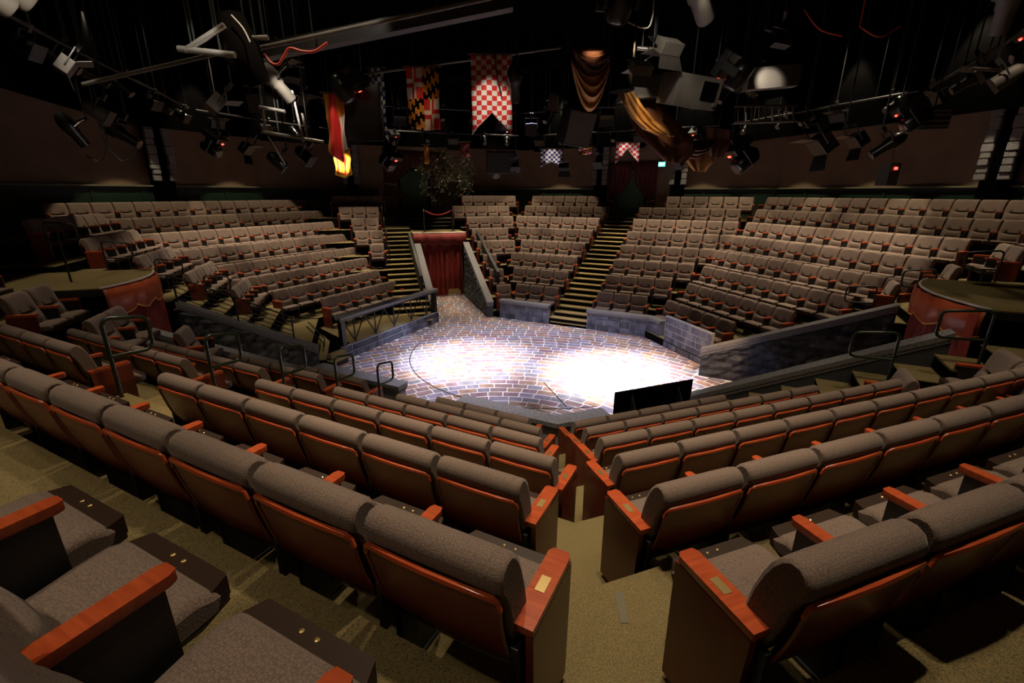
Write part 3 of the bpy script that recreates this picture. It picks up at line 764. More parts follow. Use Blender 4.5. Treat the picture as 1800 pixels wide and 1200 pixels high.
for k, (e, n) in enumerate([(-12.14, 5), (-12.39, 7), (-12.86, 9), (-13.42, 11), (-13.65, 11), (-14.12, 12), (-14.68, 14), (-15.15, 15)]):
    row('Q', k, e, n, 1, 'behind the uncapped panel', 'step-lit aisle')
for k, (e, n) in enumerate([(9.67, 6), (8.73, 8), (7.88, 11), (7.81, 11), (7.41, 13), (6.85, 14), (6.63, 15), (6.06, 18)]):
    # anchor at the tunnel-stair end
    p_ = .565; row('S', k, e+n*p_, n, -1, 'above the trussed rail', 'tunnel-stair end', p_)
for k, (e, n) in {7: (-.95, 4), 6: (-.67, 3), 5: (-.2, 2), 4: (-.1, 2), 3: (.4, 1)}.items():
    row('V3', k, e+n*.56, n, -1, 'beside the trussed-rail block', 'tunnel stair', .56)
for k, (e, n) in {7: (4.94, 5), 6: (4.30, 5), 5: (4.30, 4), 4: (4.72, 3), 3: (4.72, 2), 2: (4.80, 1), 1: (4.75, 1), 0: (4.60, 1)}.items():
    if k in (2, 1, 0): e = {2: 4.7, 1: 4.62, 0: 4.5}[k]
    if k == 3: e, n = 4.72, 3
    row('V3', k, max(e, 4.74) if k < 6 else e, n, 1, 'in the small block', 'curtained tunnel', .55)
def fill(f, k, lo, hi, sg, block, anchor, mx=9):
    n = min(mx, int((hi-lo+.12)/PITCHS))
    if n > 0: row(f, k, lo if sg > 0 else hi, n, sg, block, anchor)
for k in range(0, 7):
    off = D*k-.3
    fill('V1', k, tb('V1', -1, off)+.25, 9.78, -1, 'on its hoop-rail side', 'long bridge')
    if k > 1: fill('V1', k, 13.3, tb('V1', 1, off)-.4, 1, 'beyond its carpet treads', 'wire-railed ramp')
    if k > 1: row('V2', k, -8.0, {2: 1, 3: 2, 4: 3, 5: 3, 6: 3}[k], 1, 'on its stepped side', 'curved bridge')
    if k > 90: fill('V2', k, -7.92, tb('V2', 1, off)-.35, 1, 'on its stepped side', 'curved bridge', 4)
    fill('V2', k, tb('V2', -1, off)+.35, -13.0, -1, 'on its uncapped-panel side', 'curved bridge', 4)

def seat_pos(s): return P(s[0], s[2], s[3], zf(s[0], s[1]))
c_, s_ = math.cos(PITCH), math.sin(PITCH)
def in_view(s):
    p = seat_pos(s)+Vector((0, 0, .6)); d = HC-p.z; Fz = p.y*c_+d*s_
    if Fz < .05: return False
    u = 900+FPX*p.x/Fz; v = 600+FPX*(d*c_-p.y*s_)/Fz
    m = 90+420/max(Fz, .3)
    return -m < u < 1800+m and v < 1200+m*1.6
SEATS = [s for s in SEATS if in_view(s)]
SEATS.sort(key=lambda s: (seat_pos(s)-Vector((0, 0, HC))).length)
print('seats in view', len(SEATS))
rest = MB()
def place(parts, s, fine, near):
    R = FINE if fine else COARSE
    L = []   # (name, key, x, sub-list)
    L.append(('back_cushion', 'back_cushion', (0, 0, 0), []))
    L.append(('back_panel', 'back_panel', (0, 0, 0), [('panel_edge', 'panel_edge', (0, 0, 0))]))
    L.append(('seat_cushion', 'seat_cushion', (0, 0, 0), []))
    L.append(('seat_pan', 'seat_pan', (0, 0, 0), [('brass_screw', 'screw', (-.028, .582, .425)), ('brass_screw', 'screw', (.028, .582, .425))] if near else []))
    p = PITCHS/2
    hi, lo = s[4], s[5]
    # arm on the sitter's right (smaller t = +x)
    xr = p
    if lo: L.append(('armrest', 'armrest_wide', (xr, 0, 0), [('plaque', 'plaque', (0, .27, .638))] if near else [])); L.append(('end_panel', 'end_panel', (xr+.03, 0, 0), []))
    else: L.append(('armrest', 'armrest', (xr, 0, 0), [('plaque', 'plaque', (0, .22, .638))] if (near and s[0] == 'B') else []))
    L.append(('side_standard', 'standard', (xr-(.01 if lo else 0), 0, 0), []))
    if hi:
        L.append(('armrest', 'armrest_wide', (-xr, 0, 0), [('plaque', 'plaque', (0, .27, .638))] if near else [])); L.append(('end_panel', 'end_panel', (-xr-.03, 0, 0), []))
        L.append(('side_standard', 'standard', (-xr+.01, 0, 0), []))
    return R, L
for i, s in enumerate(SEATS):
    T = frame(s[0], s[2], s[3], zf(s[0], s[1]))
    near = i < 70; R, L = place(None, s, i < 110, near)
    if i < 300:
        lab = 'grey theatre seat, %s from %s, %s row up, %s' % (ORD[s[8]], s[7], ORD[s[1]], s[6])
        r_ = thing('theatre_seat', lab, 'seat', group='grey theatre seats round the stage'); r_.matrix_world = T
        for nm, key, off, subs in L:
            o = link(nm, R[key], r_, off)
            for n2, k2, o2 in subs: link(n2, R[k2], o, o2)
    else:
        for nm, key, off, subs in L:
            me = R[key]; T2 = T @ Matrix.Translation(off)
            b = len(rest.v); rest.v += [tuple(T2 @ v.co) for v in me.vertices]
            for p in me.polygons:
                rest.f.append(tuple(b+j for j in p.vertices)); rest.m.append(rest.mi(me.materials[p.material_index].name))
            for n2, k2, o2 in subs:
                me2 = R[k2]; T3 = T2 @ Matrix.Translation(o2); b = len(rest.v); rest.v += [tuple(T3 @ v.co) for v in me2.vertices]
                for p in me2.polygons: rest.f.append(tuple(b+j for j in p.vertices)); rest.m.append(rest.mi(me2.materials[p.material_index].name))
if rest.v: tag(link('distant_theatre_seats', rest.mesh('distant_theatre_seats', smooth=True)), 'distant grey theatre seats in the upper rows across the stage', 'seats', kind='stuff')

# ------------------------------------------------------------------ doors, drapes, exit sign, pillars
def drape(r_, name, rows, mat, thick=.012):
    mb = MB(); mb.grid(rows, mat); o = link(name, mb.mesh(name, smooth=True), r_); m_ = o.modifiers.new('solid', 'SOLIDIFY'); m_.thickness = thick; return o
def door(f, tc, w_, z0, h, idx, o_):
    mb = MB(); mb.prism(seg_pts(f, o_-.06, o_, tc-w_/2-.12, tc+w_/2+.12), z0, z0+h+.12, 'black_paint'); d = struct('door_%d' % idx, mb)
    mb = MB(); mb.prism(seg_pts(f, o_-.09, o_-.055, tc-w_/2, tc+w_/2), z0+.02, z0+h, 'green_door'); leaf = link('door_leaf', mb.mesh('door_leaf'), d)
    for a, b in ((.15, .46), (.54, .92)):
        mb = MB(); mb.prism(seg_pts(f, o_-.1, o_-.088, tc-w_*.34, tc+w_*.34), z0+h*a, z0+h*b, 'green_door'); link('door_panel', mb.mesh('door_panel', bevel=.008, seg=1), leaf)
    mb = MB(); mb.prism(seg_pts(f, o_-.2, o_-.06, tc-w_/2-.1, tc+w_/2+.1), z0, z0+.03, 'carpet_nosing'); link('threshold', mb.mesh('threshold'), d)
door('F', -5.12, 1.25, 3.335, 2.1, 1, OW['F'])
door('V3', 2.95, 1.35, 3.335, 2.1, 2, OW['V3'])
def tied_drape(f, t_out, t_in, o_, z0, z1, label, tie=.42, mat='burgundy'):
    r_ = thing('door_drape', label, 'curtain'); rows = []; n = 26
    for i in range(9):
        v = i/8; z = z1+(z0-z1)*v; pinch = 1-.62*math.exp(-((v-.72)/.22)**2)-.05*v
        rr = []
        for j in range(n+1):
            s_ = j/n; t_ = t_out+(t_in-t_out)*s_*pinch; rr.append(P(f, o_-.12+.035*math.sin(s_*30+i*.2), t_, z))
        rows.append(rr)
    drape(r_, 'drape_cloth', rows, mat)
    mb = MB(); z = z1+(z0-z1)*.72; pin = .36; mb.tube([P(f, o_-.17, t_out, z+.06), P(f, o_-.19, t_out+(t_in-t_out)*pin*.5, z), P(f, o_-.17, t_out+(t_in-t_out)*pin, z-.02)], .02, 'gold_fringe', 6); link('tieback', mb.mesh('tieback'), r_)
tied_drape('F', -6.2, -5.15, OW['F'], 3.36, 5.75, 'burgundy tied-back drape on the tunnel side of the green stair door')
tied_drape('F', -4.0, -5.05, OW['F'], 3.36, 5.75, 'burgundy tied-back drape on the exit-sign side of the green stair door')
tied_drape('V3', 1.5, 2.95, OW['V3'], 4.2, 6.3, 'dark swept drape on the trussed-rail side of the far tunnel door', mat='brown_cloth')
tied_drape('V3', 4.6, 2.95, OW['V3'], 4.2, 6.3, 'dark swept drape on the seat-block side of the far tunnel door', mat='brown_cloth')
# exit sign
r_ = thing('exit_sign', 'small green lit EXIT sign beside the burgundy drapes', 'sign'); r_.matrix_world = frame('F', OW['F']-.2, -3.82, 5.62)
mb = MB(); mb.box((-.17, -.05, -.11), (.17, 0, .11), 'black_paint'); link('housing', mb.mesh('housing'), r_)
mb = MB(); mb.box((-.15, 0, -.095), (.15, .006, .095), 'exit_green'); link('face', mb.mesh('face'), r_)
mb = MB()
def strokes(ch, x, s_):
    S = dict(E=[(0,0,0,2),(0,0,1,0),(0,1,.8,1),(0,2,1,2)], X=[(0,0,1,2),(0,2,1,0)], I=[(.5,0,.5,2)], T=[(0,2,1,2),(.5,0,.5,2)])[ch]
    for a, b, c, d in S: mb.tube([(-(x+a*s_), .008, -.06+b*.06), (-(x+c*s_), .008, -.06+d*.06)], .009, 'exit_letter', 4)
for ch, x in zip('EXIT', (-.125, -.06, .0, .06)): strokes(ch, x, .045)
link('lettering', mb.mesh('lettering'), r_)
# pillars with broken stone capitals
def pillar(f, t_, o_, label):
    r_ = thing('pillar', label, 'pillar'); rnd = random.Random(int(t_*10))
    mb = MB(); mb.prism(seg_pts(f, o_-.42, o_, t_-.28, t_+.28), 3.0, 9.3, 'black_paint'); link('shaft', mb.mesh('shaft'), r_)
    z = 4.75
    while z < 6.6:
        h = rnd.uniform(.16, .32)
        for e in (-.26, .26):
            mb = MB(); q = seg_pts(f, o_-.55+rnd.uniform(-.03, .03), o_-.40, t_+e-.1-rnd.random()*.05, t_+e+.1+rnd.random()*.04)
            mb.prism(q, z, z+h-.02, 'stone_cap'); link('stone_block', mb.mesh('stone_block', bevel=.02, seg=1), r_)
        z += h
pillar('F', -6.55, OW['F']-.02, 'black pillar faced with rough grey stones, tunnel side of the stair door')
pillar('F', -3.05, OW['F']-.02, 'black pillar faced with rough grey stones beside the exit sign')
pillar('S', 9.6, OW['S']-.02, 'black pillar with rough grey stones behind the trussed-rail block')
pillar('Q', -8.2, OW['Q']-.02, 'black pillar with rough grey stones behind the turned block')
pillar('V3', -.05, OW['V3']-.02, 'black pillar with grey stones beside the tunnel door')

# ------------------------------------------------------------------ stanchions and rope
def stanchion(p, label, h=.95):
    r_ = thing('stanchion', label, 'stanchion', p)
    mb = MB(); mb.lathe([(.16, 0), (.16, .015), (.06, .035), (.03, .05)], 'chrome', 20); link('base', mb.mesh('base', smooth=True), r_)
    mb = MB(); mb.lathe([(.024, .04), (.024, h-.06)], 'black_metal', 12); link('post', mb.mesh('post', smooth=True), r_)
    mb = MB(); mb.lathe([(.03, h-.07), (.036, h-.03), (.03, h), (.012, h+.02)], 'chrome', 12); link('finial', mb.mesh('finial', smooth=True), r_)
def rope(a, b, label, sag=.22):
    r_ = thing('barrier_rope', label, 'rope'); n = 14
    mb = MB(); mb.tube([Vector(a).lerp(Vector(b), i/n) - Vector((0, 0, sag*4*(i/n)*(1-i/n))) for i in range(1, n)], .024, 'rope_red', 8); link('rope', mb.mesh('rope', smooth=True), r_)
    for q, s_ in ((a, .0), (b, 1.)):
        n_ = Vector(a).lerp(Vector(b), .07 if s_ == 0 else .93) - Vector((0, 0, sag*.26)); mb = MB(); mb.tube([q, n_], .014, 'chrome', 6); link('hook', mb.mesh('hook'), r_)
s1, s2 = P('V3', 20.2, 2.75, ZP), P('V3', 20.2, 3.98, ZP)
stanchion(s1, 'black rope stanchion on the tunnel bridge, stair side'); stanchion(s2, 'black rope stanchion on the tunnel bridge, seat-block side')
rope(s1+Vector((0, 0, .93)), s2+Vector((0, 0, .93)), 'red rope slung between the two stanchions on the tunnel bridge')
s3 = P('V1', 6.3, 10.35, ZP); stanchion(s3, 'chrome-footed stanchion alone on the long bridge'); s4 = P('V1', 7.6, 11.7, ZP)
stanchion(s4, 'stanchion at the back of the long bridge'); rope(s3+Vector((0, 0, .93)), s4+Vector((0, 0, .93)), 'red rope at the back of the long bridge')
mb = MB(); mb.tube([P('V1', 5.2, 10.7, ZP), P('V1', 5.2, 10.7, ZP+.95)], .018, 'black_metal', 6); tag(link('slim_post', mb.mesh('slim_post')), 'slim black post at the edge of the long bridge', 'post')

# clear tape on the aisle carpet
mb = MB(); q0, q1 = Vector((.425, 1.42, 2.893)), Vector((.418, 1.28, 2.893))
mb.prism([(q.x, q.y) for q in (q0+Vector((-.016, 0, 0)), q0+Vector((.016, 0, 0)), q1+Vector((.018, 0, 0)), q1+Vector((-.014, 0, 0)))], 2.891, 2.894, 'tape')
tag(link('floor_tape', mb.mesh('floor_tape')), 'strip of shiny clear tape on the narrow aisle carpet', 'tape')

# ------------------------------------------------------------------ overhead rig
# black masking border hung round the room
bp_ = [meet(f, ND[f]+4.75*D, nb(f, 1), ND[nb(f, 1)]+4.75*D) for f in ORDER]
for i, f in enumerate(ORDER):
    if f in ('A', 'B'): continue
    a, b = bp_[i-1], bp_[i]; n = ou(f)*.06
    mb = MB(); mb.prism([(q.x, q.y) for q in (a, b, b+n, a+n)], 6.2, 9.45, 'black_paint')
    tag(link('black_border', mb.mesh('black_border')), 'black masking border hung over the %s' % dict(F='lit stair', Q='turned seat block', V2='curved bridge', V1='long bridge', S='trussed-rail block', V3='curtained tunnel')[f], 'border')
# catwalk beams crossing overhead
def beam(p0, p1, h, th, label, mat='black_paint', face=None):
    d_ = (p1-p0).normalized(); n = Vector((-d_.y, d_.x, 0)).normalized()*th/2; mb = MB()
    vs = [p0-n, p0+n, p1+n, p1-n]; vs = [v-Vector((0, 0, h/2)) for v in vs]+[v+Vector((0, 0, h/2)) for v in vs]
    mb.add(vs, [(3,2,1,0), (4,5,6,7), (0,1,5,4), (1,2,6,5), (2,3,7,6), (3,0,4,7)], mat)
    return tag(link('catwalk_beam', mb.mesh('catwalk_beam')), label, 'beam')
def pipe(p0, p1, label, r=.026, mat='rig_grey', name='lighting_pipe'):
    r_ = thing(name, label, 'pipe'); mb = MB(); mb.tube([p0, p1], r, mat, 8); link('tube', mb.mesh('tube', smooth=True), r_)
    n = max(1, int((p1-p0).length/2.2))
    for i in range(n+1):
        q = p0.lerp(p1, (i+.5)/(n+1)); mb = MB(); mb.tube([q+Vector((0, 0, .02)), q+Vector((0, 0, max(.3, 9.4-q.z)))], .010, 'black_metal', 5); link('hanger', mb.mesh('hanger'), r_)
    return r_
beam(pix(440, 98, 6.35), pix(900, 3, 6.35), .16, .16, 'dark grey catwalk edge running above the stage tip', 'dark_grey')
beam(pix(620, 165, 9.7), pix(1000, 108, 9.7), .05, .5, 'thin dark catwalk plank behind the checked banner', 'black_paint')
beam(pix(1090, 160, 8.2), pix(1180, 150, 8.2), .3, .3, 'short tan steel channel beside the gold swag', 'rig_grey')
beam(pix(1310, 140, 8.6), pix(1400, 132, 8.6), .32, .2, 'tan steel channel with red lamps at its end', 'rig_grey')
pipe(pix(445, 88, 6.2), pix(880, -8, 6.0), 'grey pipe running along the dark grey catwalk edge')
pipe(pix(145, 150, 6.6), pix(440, 82, 6.4), 'grey pipe running towards the long bridge')
pipe(pix(640, 131, 9.0), pix(985, 83, 9.0), 'thin pale pipe carrying the checked banners', .022)
pipe(pix(393, 46, 5.6), pix(325, 90, 5.6), 'short pale scaffold tube clamped at an angle', .032, 'pipe_grey')
pipe(pix(312, 87, 5.6), pix(412, 98, 5.6), 'short pale level scaffold tube beside the angled one', .032, 'pipe_grey')
pipe(pix(440, 68, 5.9), pix(470, 67, 5.9), 'stub of pale tube beside the black hanging sleeve', .026, 'pipe_grey')
pipe(pix(455, 189, 7.4), pix(500, 197, 7.4), 'bright short tube beside the clamped lantern', .024, 'pipe_grey')
pipe(pix(1118, 84, 7.6), pix(1156, 87, 7.6), 'bright short tube beside the hanging black column', .03, 'pipe_grey')
pipe(pix(1290, 215, 9.4), pix(1400, 211, 9.4), 'bright lower tube of the glazed light rack', .024, 'pipe_grey')
pipe(pix(1290, 186, 9.4), pix(1400, 184, 9.4), 'upper tube of the glazed light rack', .018, 'rig_grey')
pipe(pix(1705, 118, 7.0), pix(1800, 124, 7.0), 'grey tube near the curved bridge wall', .024)
pipe(pix(463, 233, 7.4), pix(568, 250, 7.4), 'pale lower bar of the hanging scaffold frame', .022, 'pipe_grey')
r_ = thing('scaffold_frame', 'pale uprights of the hanging scaffold frame beside the gold flag', 'frame')
for a, b in (((455, 150), (466, 234)), ((512, 160), (532, 250)), ((530, 200), (540, 246)), ((470, 240), (500, 290))):
    mb = MB(); mb.tube([pix(*a, 7.4), pix(*b, 7.4)], .018, 'pipe_grey', 6); link('upright', mb.mesh('upright'), r_)
r_ = thing('light_rack', 'row of upright glass tubes held in the light rack', 'rack')
for i in range(9):
    x = 1297+i*12; mb = MB(); mb.tube([pix(x, 186, 9.4), pix(x+random.uniform(-2, 2), 214, 9.4)], .012+.006*(i % 3), 'pipe_grey' if i % 2 else 'rig_grey', 6); link('tube', mb.mesh('tube'), r_)
r_ = thing('black_sleeve', 'black fabric sleeve hanging off the angled scaffold tubes', 'sleeve')
mb = MB(); mb.tube([pix(400, 30, 5.9), pix(420, 90, 5.9), pix(455, 150, 6.0)], [.16, .22, .12], 'cloth_black', 10); link('cloth', mb.mesh('cloth', smooth=True), r_)
r_ = thing('hanging_column', 'black hanging cable column beside the gold swag', 'column')
mb = MB(); mb.tube([pix(1092, -20, 7.6), pix(1092, 160, 7.6)], .18, 'cloth_black', 10); link('sleeve', mb.mesh('sleeve', smooth=True), r_)
def cable(pts, Y, label, mat, r=.010, up=False):
    P3 = [pix(x, y, Y) for x, y in pts]; n = len(P3); out = []
    for i in range(n-1):
        p0, p1, p2, p3 = P3[max(i-1, 0)], P3[i], P3[i+1], P3[min(i+2, n-1)]
        for j in range(6):
            t = j/6; out.append(.5*((2*p1)+(p2-p0)*t+(2*p0-5*p1+4*p2-p3)*t*t+(3*p1-p0-3*p2+p3)*t**3))
    out.append(P3[-1])
    if up: out = [Vector((out[0].x, out[0].y, 9.49)), out[0]+Vector((0, 0, .05))]+out
    mb = MB(); mb.tube(out, r, mat, 6); tag(link('cable', mb.mesh('cable', smooth=True)), label, 'cable')
cable([(463, 96), (475, 111), (488, 114), (498, 100), (508, 86), (530, 91), (552, 91), (574, 76)], 6.1, 'looping red cable hanging under the dark grey catwalk edge', 'cable_red', .016)
cable([(1085, 30), (1132, 49), (1145, 30), (1148, -10)], 7.2, 'thin pale cable looping beside the hanging black column', 'cable_white')
cable([(405, 28), (425, 50), (438, 75)], 5.7, 'pair of pale cords looping off the angled scaffold tube', 'cable_white')
cable([(175, 230), (185, 262), (175, 285), (150, 275)], 9.5, 'thin dark cable loop under the lanterns by the long bridge', 'cable_black', .012, True)
cable([(190, 262), (215, 285), (240, 270)], 9.5, 'sagging dark cable between two lanterns by the long bridge', 'cable_black', .012, True)
cable([(1120, 120), (1140, 100), (1165, 92), (1190, 96)], 7.8, 'arching pale cable above the tan channel', 'cable_white', .012)
cable([(1412, 15), (1440, 50), (1480, 62)], 8.0, 'thin red cable near the ceiling over the turned block', 'cable_red', .012)
cable([(1510, 45), (1545, 63), (1580, 45)], 8.0, 'sagging thin red cable beyond the light rack', 'cable_red', .012, True)
cable([(868, 90), (872, 130), (880, 165)], 8.7, 'thin black cable hanging before the red checked banner', 'cable_black', .012, True)

# ---- lanterns
def ellipsoidal(silver=False):
    b = 'rig_grey' if silver else 'black_gloss'; R = {}
    mb = MB(); mb.lathe([(.075, 0), (.085, .02), (.085, .22), (.10, .24), (.10, .30), (.12, .32), (.12, .44), (.10, .50), (.06, .56)], b, 14); R['body'] = mb.mesh('body', smooth=True)
    mb = MB(); mb.lathe([(.07, -.002), (.07, .004)], 'lens_dim', 14); R['lens'] = mb.mesh('lens')
    mb = MB(); mb.tube([(-.13, 0, .32), (-.13, .12, .34), (-.13, .22, .34), (.13, .22, .34), (.13, .12, .34), (.13, 0, .32)], .012, 'black_metal', 5); R['yoke'] = mb.mesh('yoke')
    mb = MB(); mb.box((-.03, .21, .31), (.03, .33, .37), 'black_metal'); R['clamp'] = mb.mesh('clamp')
    return R
def parcan(silver=False):
    b = 'rig_grey' if silver else 'black_gloss'; R = {}
    mb = MB(); mb.lathe([(.11, 0), (.11, .22), (.09, .30), (.05, .34)], b, 14); R['body'] = mb.mesh('body', smooth=True)
    mb = MB(); mb.lathe([(.095, .004), (.095, .010)], 'lens_dim', 14); R['lens'] = mb.mesh('lens')
    mb = MB(); mb.box((-.12, -.12, -.02), (.12, .12, -.008), 'black_metal'); R['gel_frame'] = mb.mesh('gel_frame')
    mb = MB(); mb.tube([(-.13, 0, .16), (-.13, .2, .18), (.13, .2, .18), (.13, 0, .16)], .012, 'black_metal', 5); R['yoke'] = mb.mesh('yoke')
    mb = MB(); mb.box((-.03, .19, .15), (.03, .3, .21), 'black_metal'); R['clamp'] = mb.mesh('clamp')
    return R
def moving():
    R = {}
    mb = MB(); mb.box((-.19, .20, -.17), (.19, .32, .17), 'black_gloss'); R['base'] = mb.mesh('base', bevel=.02)
    mb = MB(); mb.box((-.20, -.06, -.06), (-.15, .22, .06), 'black_gloss'); R['yoke_arm'] = mb.mesh('yoke_arm', bevel=.01)
    mb = MB(); mb.box((.15, -.06, -.06), (.20, .22, .06), 'black_gloss'); R['yoke_arm2'] = mb.mesh('yoke_arm', bevel=.01)
    mb = MB(); mb.lathe([(.09, -.20), (.13, -.16), (.14, 0), (.13, .14), (.07, .2)], 'black_gloss', 16); R['head'] = mb.mesh('head', smooth=True)
    mb = MB(); mb.lathe([(.085, -.206), (.085, -.2)], 'lens_dim', 14); R['lens'] = mb.mesh('lens')
    mb = MB(); mb.box((-.03, .205, -.178), (.03, .235, -.168), 'led_red'); R['status_lamp'] = mb.mesh('status_lamp')
    mb = MB(); mb.box((-.03, .32, -.03), (.03, .42, .03), 'black_metal'); R['clamp'] = mb.mesh('clamp')
    return R
def flood(silver=True):
    R = {}; b = 'rig_grey' if silver else 'black_gloss'
    mb = MB(); mb.box((-.2, -.12, .02), (.2, .12, .2), b); R['housing'] = mb.mesh('housing', bevel=.012)
    for i, (a, c) in enumerate((((-.2, .12, .02), (.2, .26, -.12)), ((-.2, -.12, .02), (.2, -.26, -.12)))):
        mb = MB(); y0, y1 = a[1], c[1]; vs = [(-.2, y0, .02), (.2, y0, .02), (.24, y1, -.12), (-.24, y1, -.12)]; vs += [(x, y+.006, z+.006) for x, y, z in vs]
        mb.add(vs, [(0,1,2,3), (7,6,5,4), (0,4,5,1), (1,5,6,2), (2,6,7,3), (3,7,4,0)], b); R['barn_door%d' % i] = mb.mesh('barn_door')
    mb = MB(); mb.tube([(-.22, 0, .1), (-.22, .3, .12), (.22, .3, .12), (.22, 0, .1)], .012, 'black_metal', 5); R['yoke'] = mb.mesh('yoke')
    mb = MB(); mb.box((-.03, .29, .09), (.03, .4, .15), 'black_metal'); R['clamp'] = mb.mesh('clamp')
    return R
KIND = dict(e=ellipsoidal(), E=ellipsoidal(True), p=parcan(), P=parcan(True), m=moving(), f=flood(), k=flood(False))
KN = dict(e='profile_spotlight', E='profile_spotlight', p='par_lantern', P='par_lantern', m='moving_light', f='floodlight', k='floodlight')
def lantern(kind, p, target, label, group=None, scale=1., lit=False):
    z = (Vector(p)-Vector(target)).normalized(); x = Vector((0, 0, 1)).cross(z); x = x.normalized() if x.length > .05 else Vector((1, 0, 0)); y = z.cross(x)
    T = Matrix(((x.x, y.x, z.x, p[0]), (x.y, y.y, z.y, p[1]), (x.z, y.z, z.z, p[2]), (0, 0, 0, 1))) @ Matrix.Scale(scale, 4)
    r_ = thing(KN[kind], label, 'stage light', group=group); r_.matrix_world = T
    for k, me in KIND[kind].items(): link(me.name.split('.')[0], me, r_)
    if True:
        cp = T @ Vector(dict(e=(0, .32, .34), E=(0, .32, .34), p=(0, .29, .18), P=(0, .29, .18), m=(0, .4, 0), f=(0, .39, .12), k=(0, .39, .12))[kind])
        Ti = T.inverted(); mb = MB(); mb.tube([Ti @ cp, Ti @ Vector((cp.x, cp.y, max(9.49, cp.z+.2)))], .014/scale, 'black_metal', 6); link('drop_pipe', mb.mesh('drop_pipe'), r_)
    if lit:
        mb = MB(); mb.lathe([(.06, -.012), (.06, -.004)], 'lens_lit', 14); link('glowing_lens', mb.mesh('glowing_lens'), r_)
STG = Vector((.4, 11.2, 0))
# lanterns singled out in the picture
for kind, x, y, Y, tgt, lab, sc in [
    ('E', 22, 18, 3.6, STG, 'bright silver spotlight close under the ceiling above the front of the long bridge', 1.),
    ('E', 55, 8, 3.7, STG, 'second bright ribbed silver spotlight beside the first', 1.),
    ('f', 130, 128, 6.6, STG, 'tan floodlight with open barn doors at the end of the grey pipe', .8),
    ('P', 190, 210, 8.6, STG, 'grey-sided lantern tilted down at the back of the long bridge', 1.1),
    ('e', 150, 258, 9.6, P('S', 12, 8), 'black spotlight hanging low before the tan wall by the long bridge', 1.1),
    ('e', 245, 256, 9.8, STG, 'black spotlight hanging low beside the sagging dark cable', 1.2),
    ('m', 370, 262, 11.5, STG, 'moving light with red lamp above the stone-faced pillar', 1.1),
    ('k', 440, 268, 10.5, STG, 'black barn-door floodlight hanging before the tan wall', .9),
    ('f', 390, 195, 7.6, STG, 'grey-panelled floodlight under the black sleeve', 1.),
    ('E', 512, 178, 7.4, STG, 'glaring silver spotlight clamped on the scaffold frame', 1.0),
    ('p', 500, 296, 9.0, STG, 'wire-hung lantern at the bottom of the scaffold frame', 1.),
    ('m', 600, 155, 8.2, STG, 'moving light with red status lamp above the gold flag', 1.1),
    ('p', 545, 285, 12.0, STG, 'black lantern with pale cap before the far-left tan wall', 1.3),
    ('m', 680, 285, 13.5, STG, 'moving light tangled in cables beside the tunnel door', 1.2),
    ('e', 905, 180, 8.6, STG, 'profile spotlight with white label beside the red checked banner', 1.),
    ('P', 970, 195, 9.6, STG, 'grey lantern under the thin pale pipe', .9),
    ('m', 1090, 2, 6.8, STG, 'moving light with bright bezel at the top of the hanging black column', 1.2),
    ('E', 1240, 36, 6.6, P('Q', 12, -9), 'silver spotlight showing its reflector close to the ceiling', 1.3),
    ('f', 1168, 95, 7.4, STG, 'tall tan floodlight leaning beside the arching pale cable', .9),
    ('f', 1122, 130, 7.0, STG, 'pale-finned floodlight beside the hanging black column', .7),
    ('m', 1298, 130, 8.0, STG, 'moving light with two red lamps at the tan channel', 1.1),
    ('m', 1310, 280, 12.0, STG, 'large round-headed moving light before the tan wall of the turned block', 1.6),
    ('p', 1190, 290, 13.5, STG, 'lantern glinting beside the hanging brown drapes', 1.2),
    ('k', 1430, 262, 10.2, STG, 'angular black floodlight silhouetted before the tan wall', 1.5),
    ('k', 1495, 252, 10.0, STG, 'black floodlight with a pale lit upper edge', 1.1),
    ('e', 1530, 272, 9.6, STG, 'cable-wrapped spotlight beside the stone-faced pillar of the turned block', 1.1),
    ('m', 1610, 208, 8.6, STG, 'moving light with one red lamp beside the vent grille', 1.1),
    ('E', 1752, 58, 6.4, P('Q', 10, -6), 'silver reflector spotlight above the curved bridge', 1.1),
    ('P', 1745, 148, 6.8, STG, 'grey lantern with bright lower rim near the curved bridge wall', .9),
    ('m', 870, 300, 15.5, STG, 'moving light with red lamp over the tunnel-side block', 1.2),
    ('p', 905, 298, 15.0, STG, 'glinting lantern over the narrow step-lit aisle', 1.2),
    ('k', 990, 298, 14.5, STG, 'small square floodlight hanging below the blue checked banner', .8),
    ('p', 1050, 290, 15.0, STG, 'lantern with pale flap beside the stair door', 1.2),
    ]:
    lantern(kind, pix(x, y, Y), tgt, lab, scale=sc)
lantern('p', pix(450, 184, 7.6), pix(520, 700, 2), 'small lit lantern glowing warm on the scaffold frame', lit=True)
lantern('p', pix(933, 228, 10.5), pix(900, 700, 2), 'small lit lantern glowing warm beside the grey loudspeaker', lit=True)
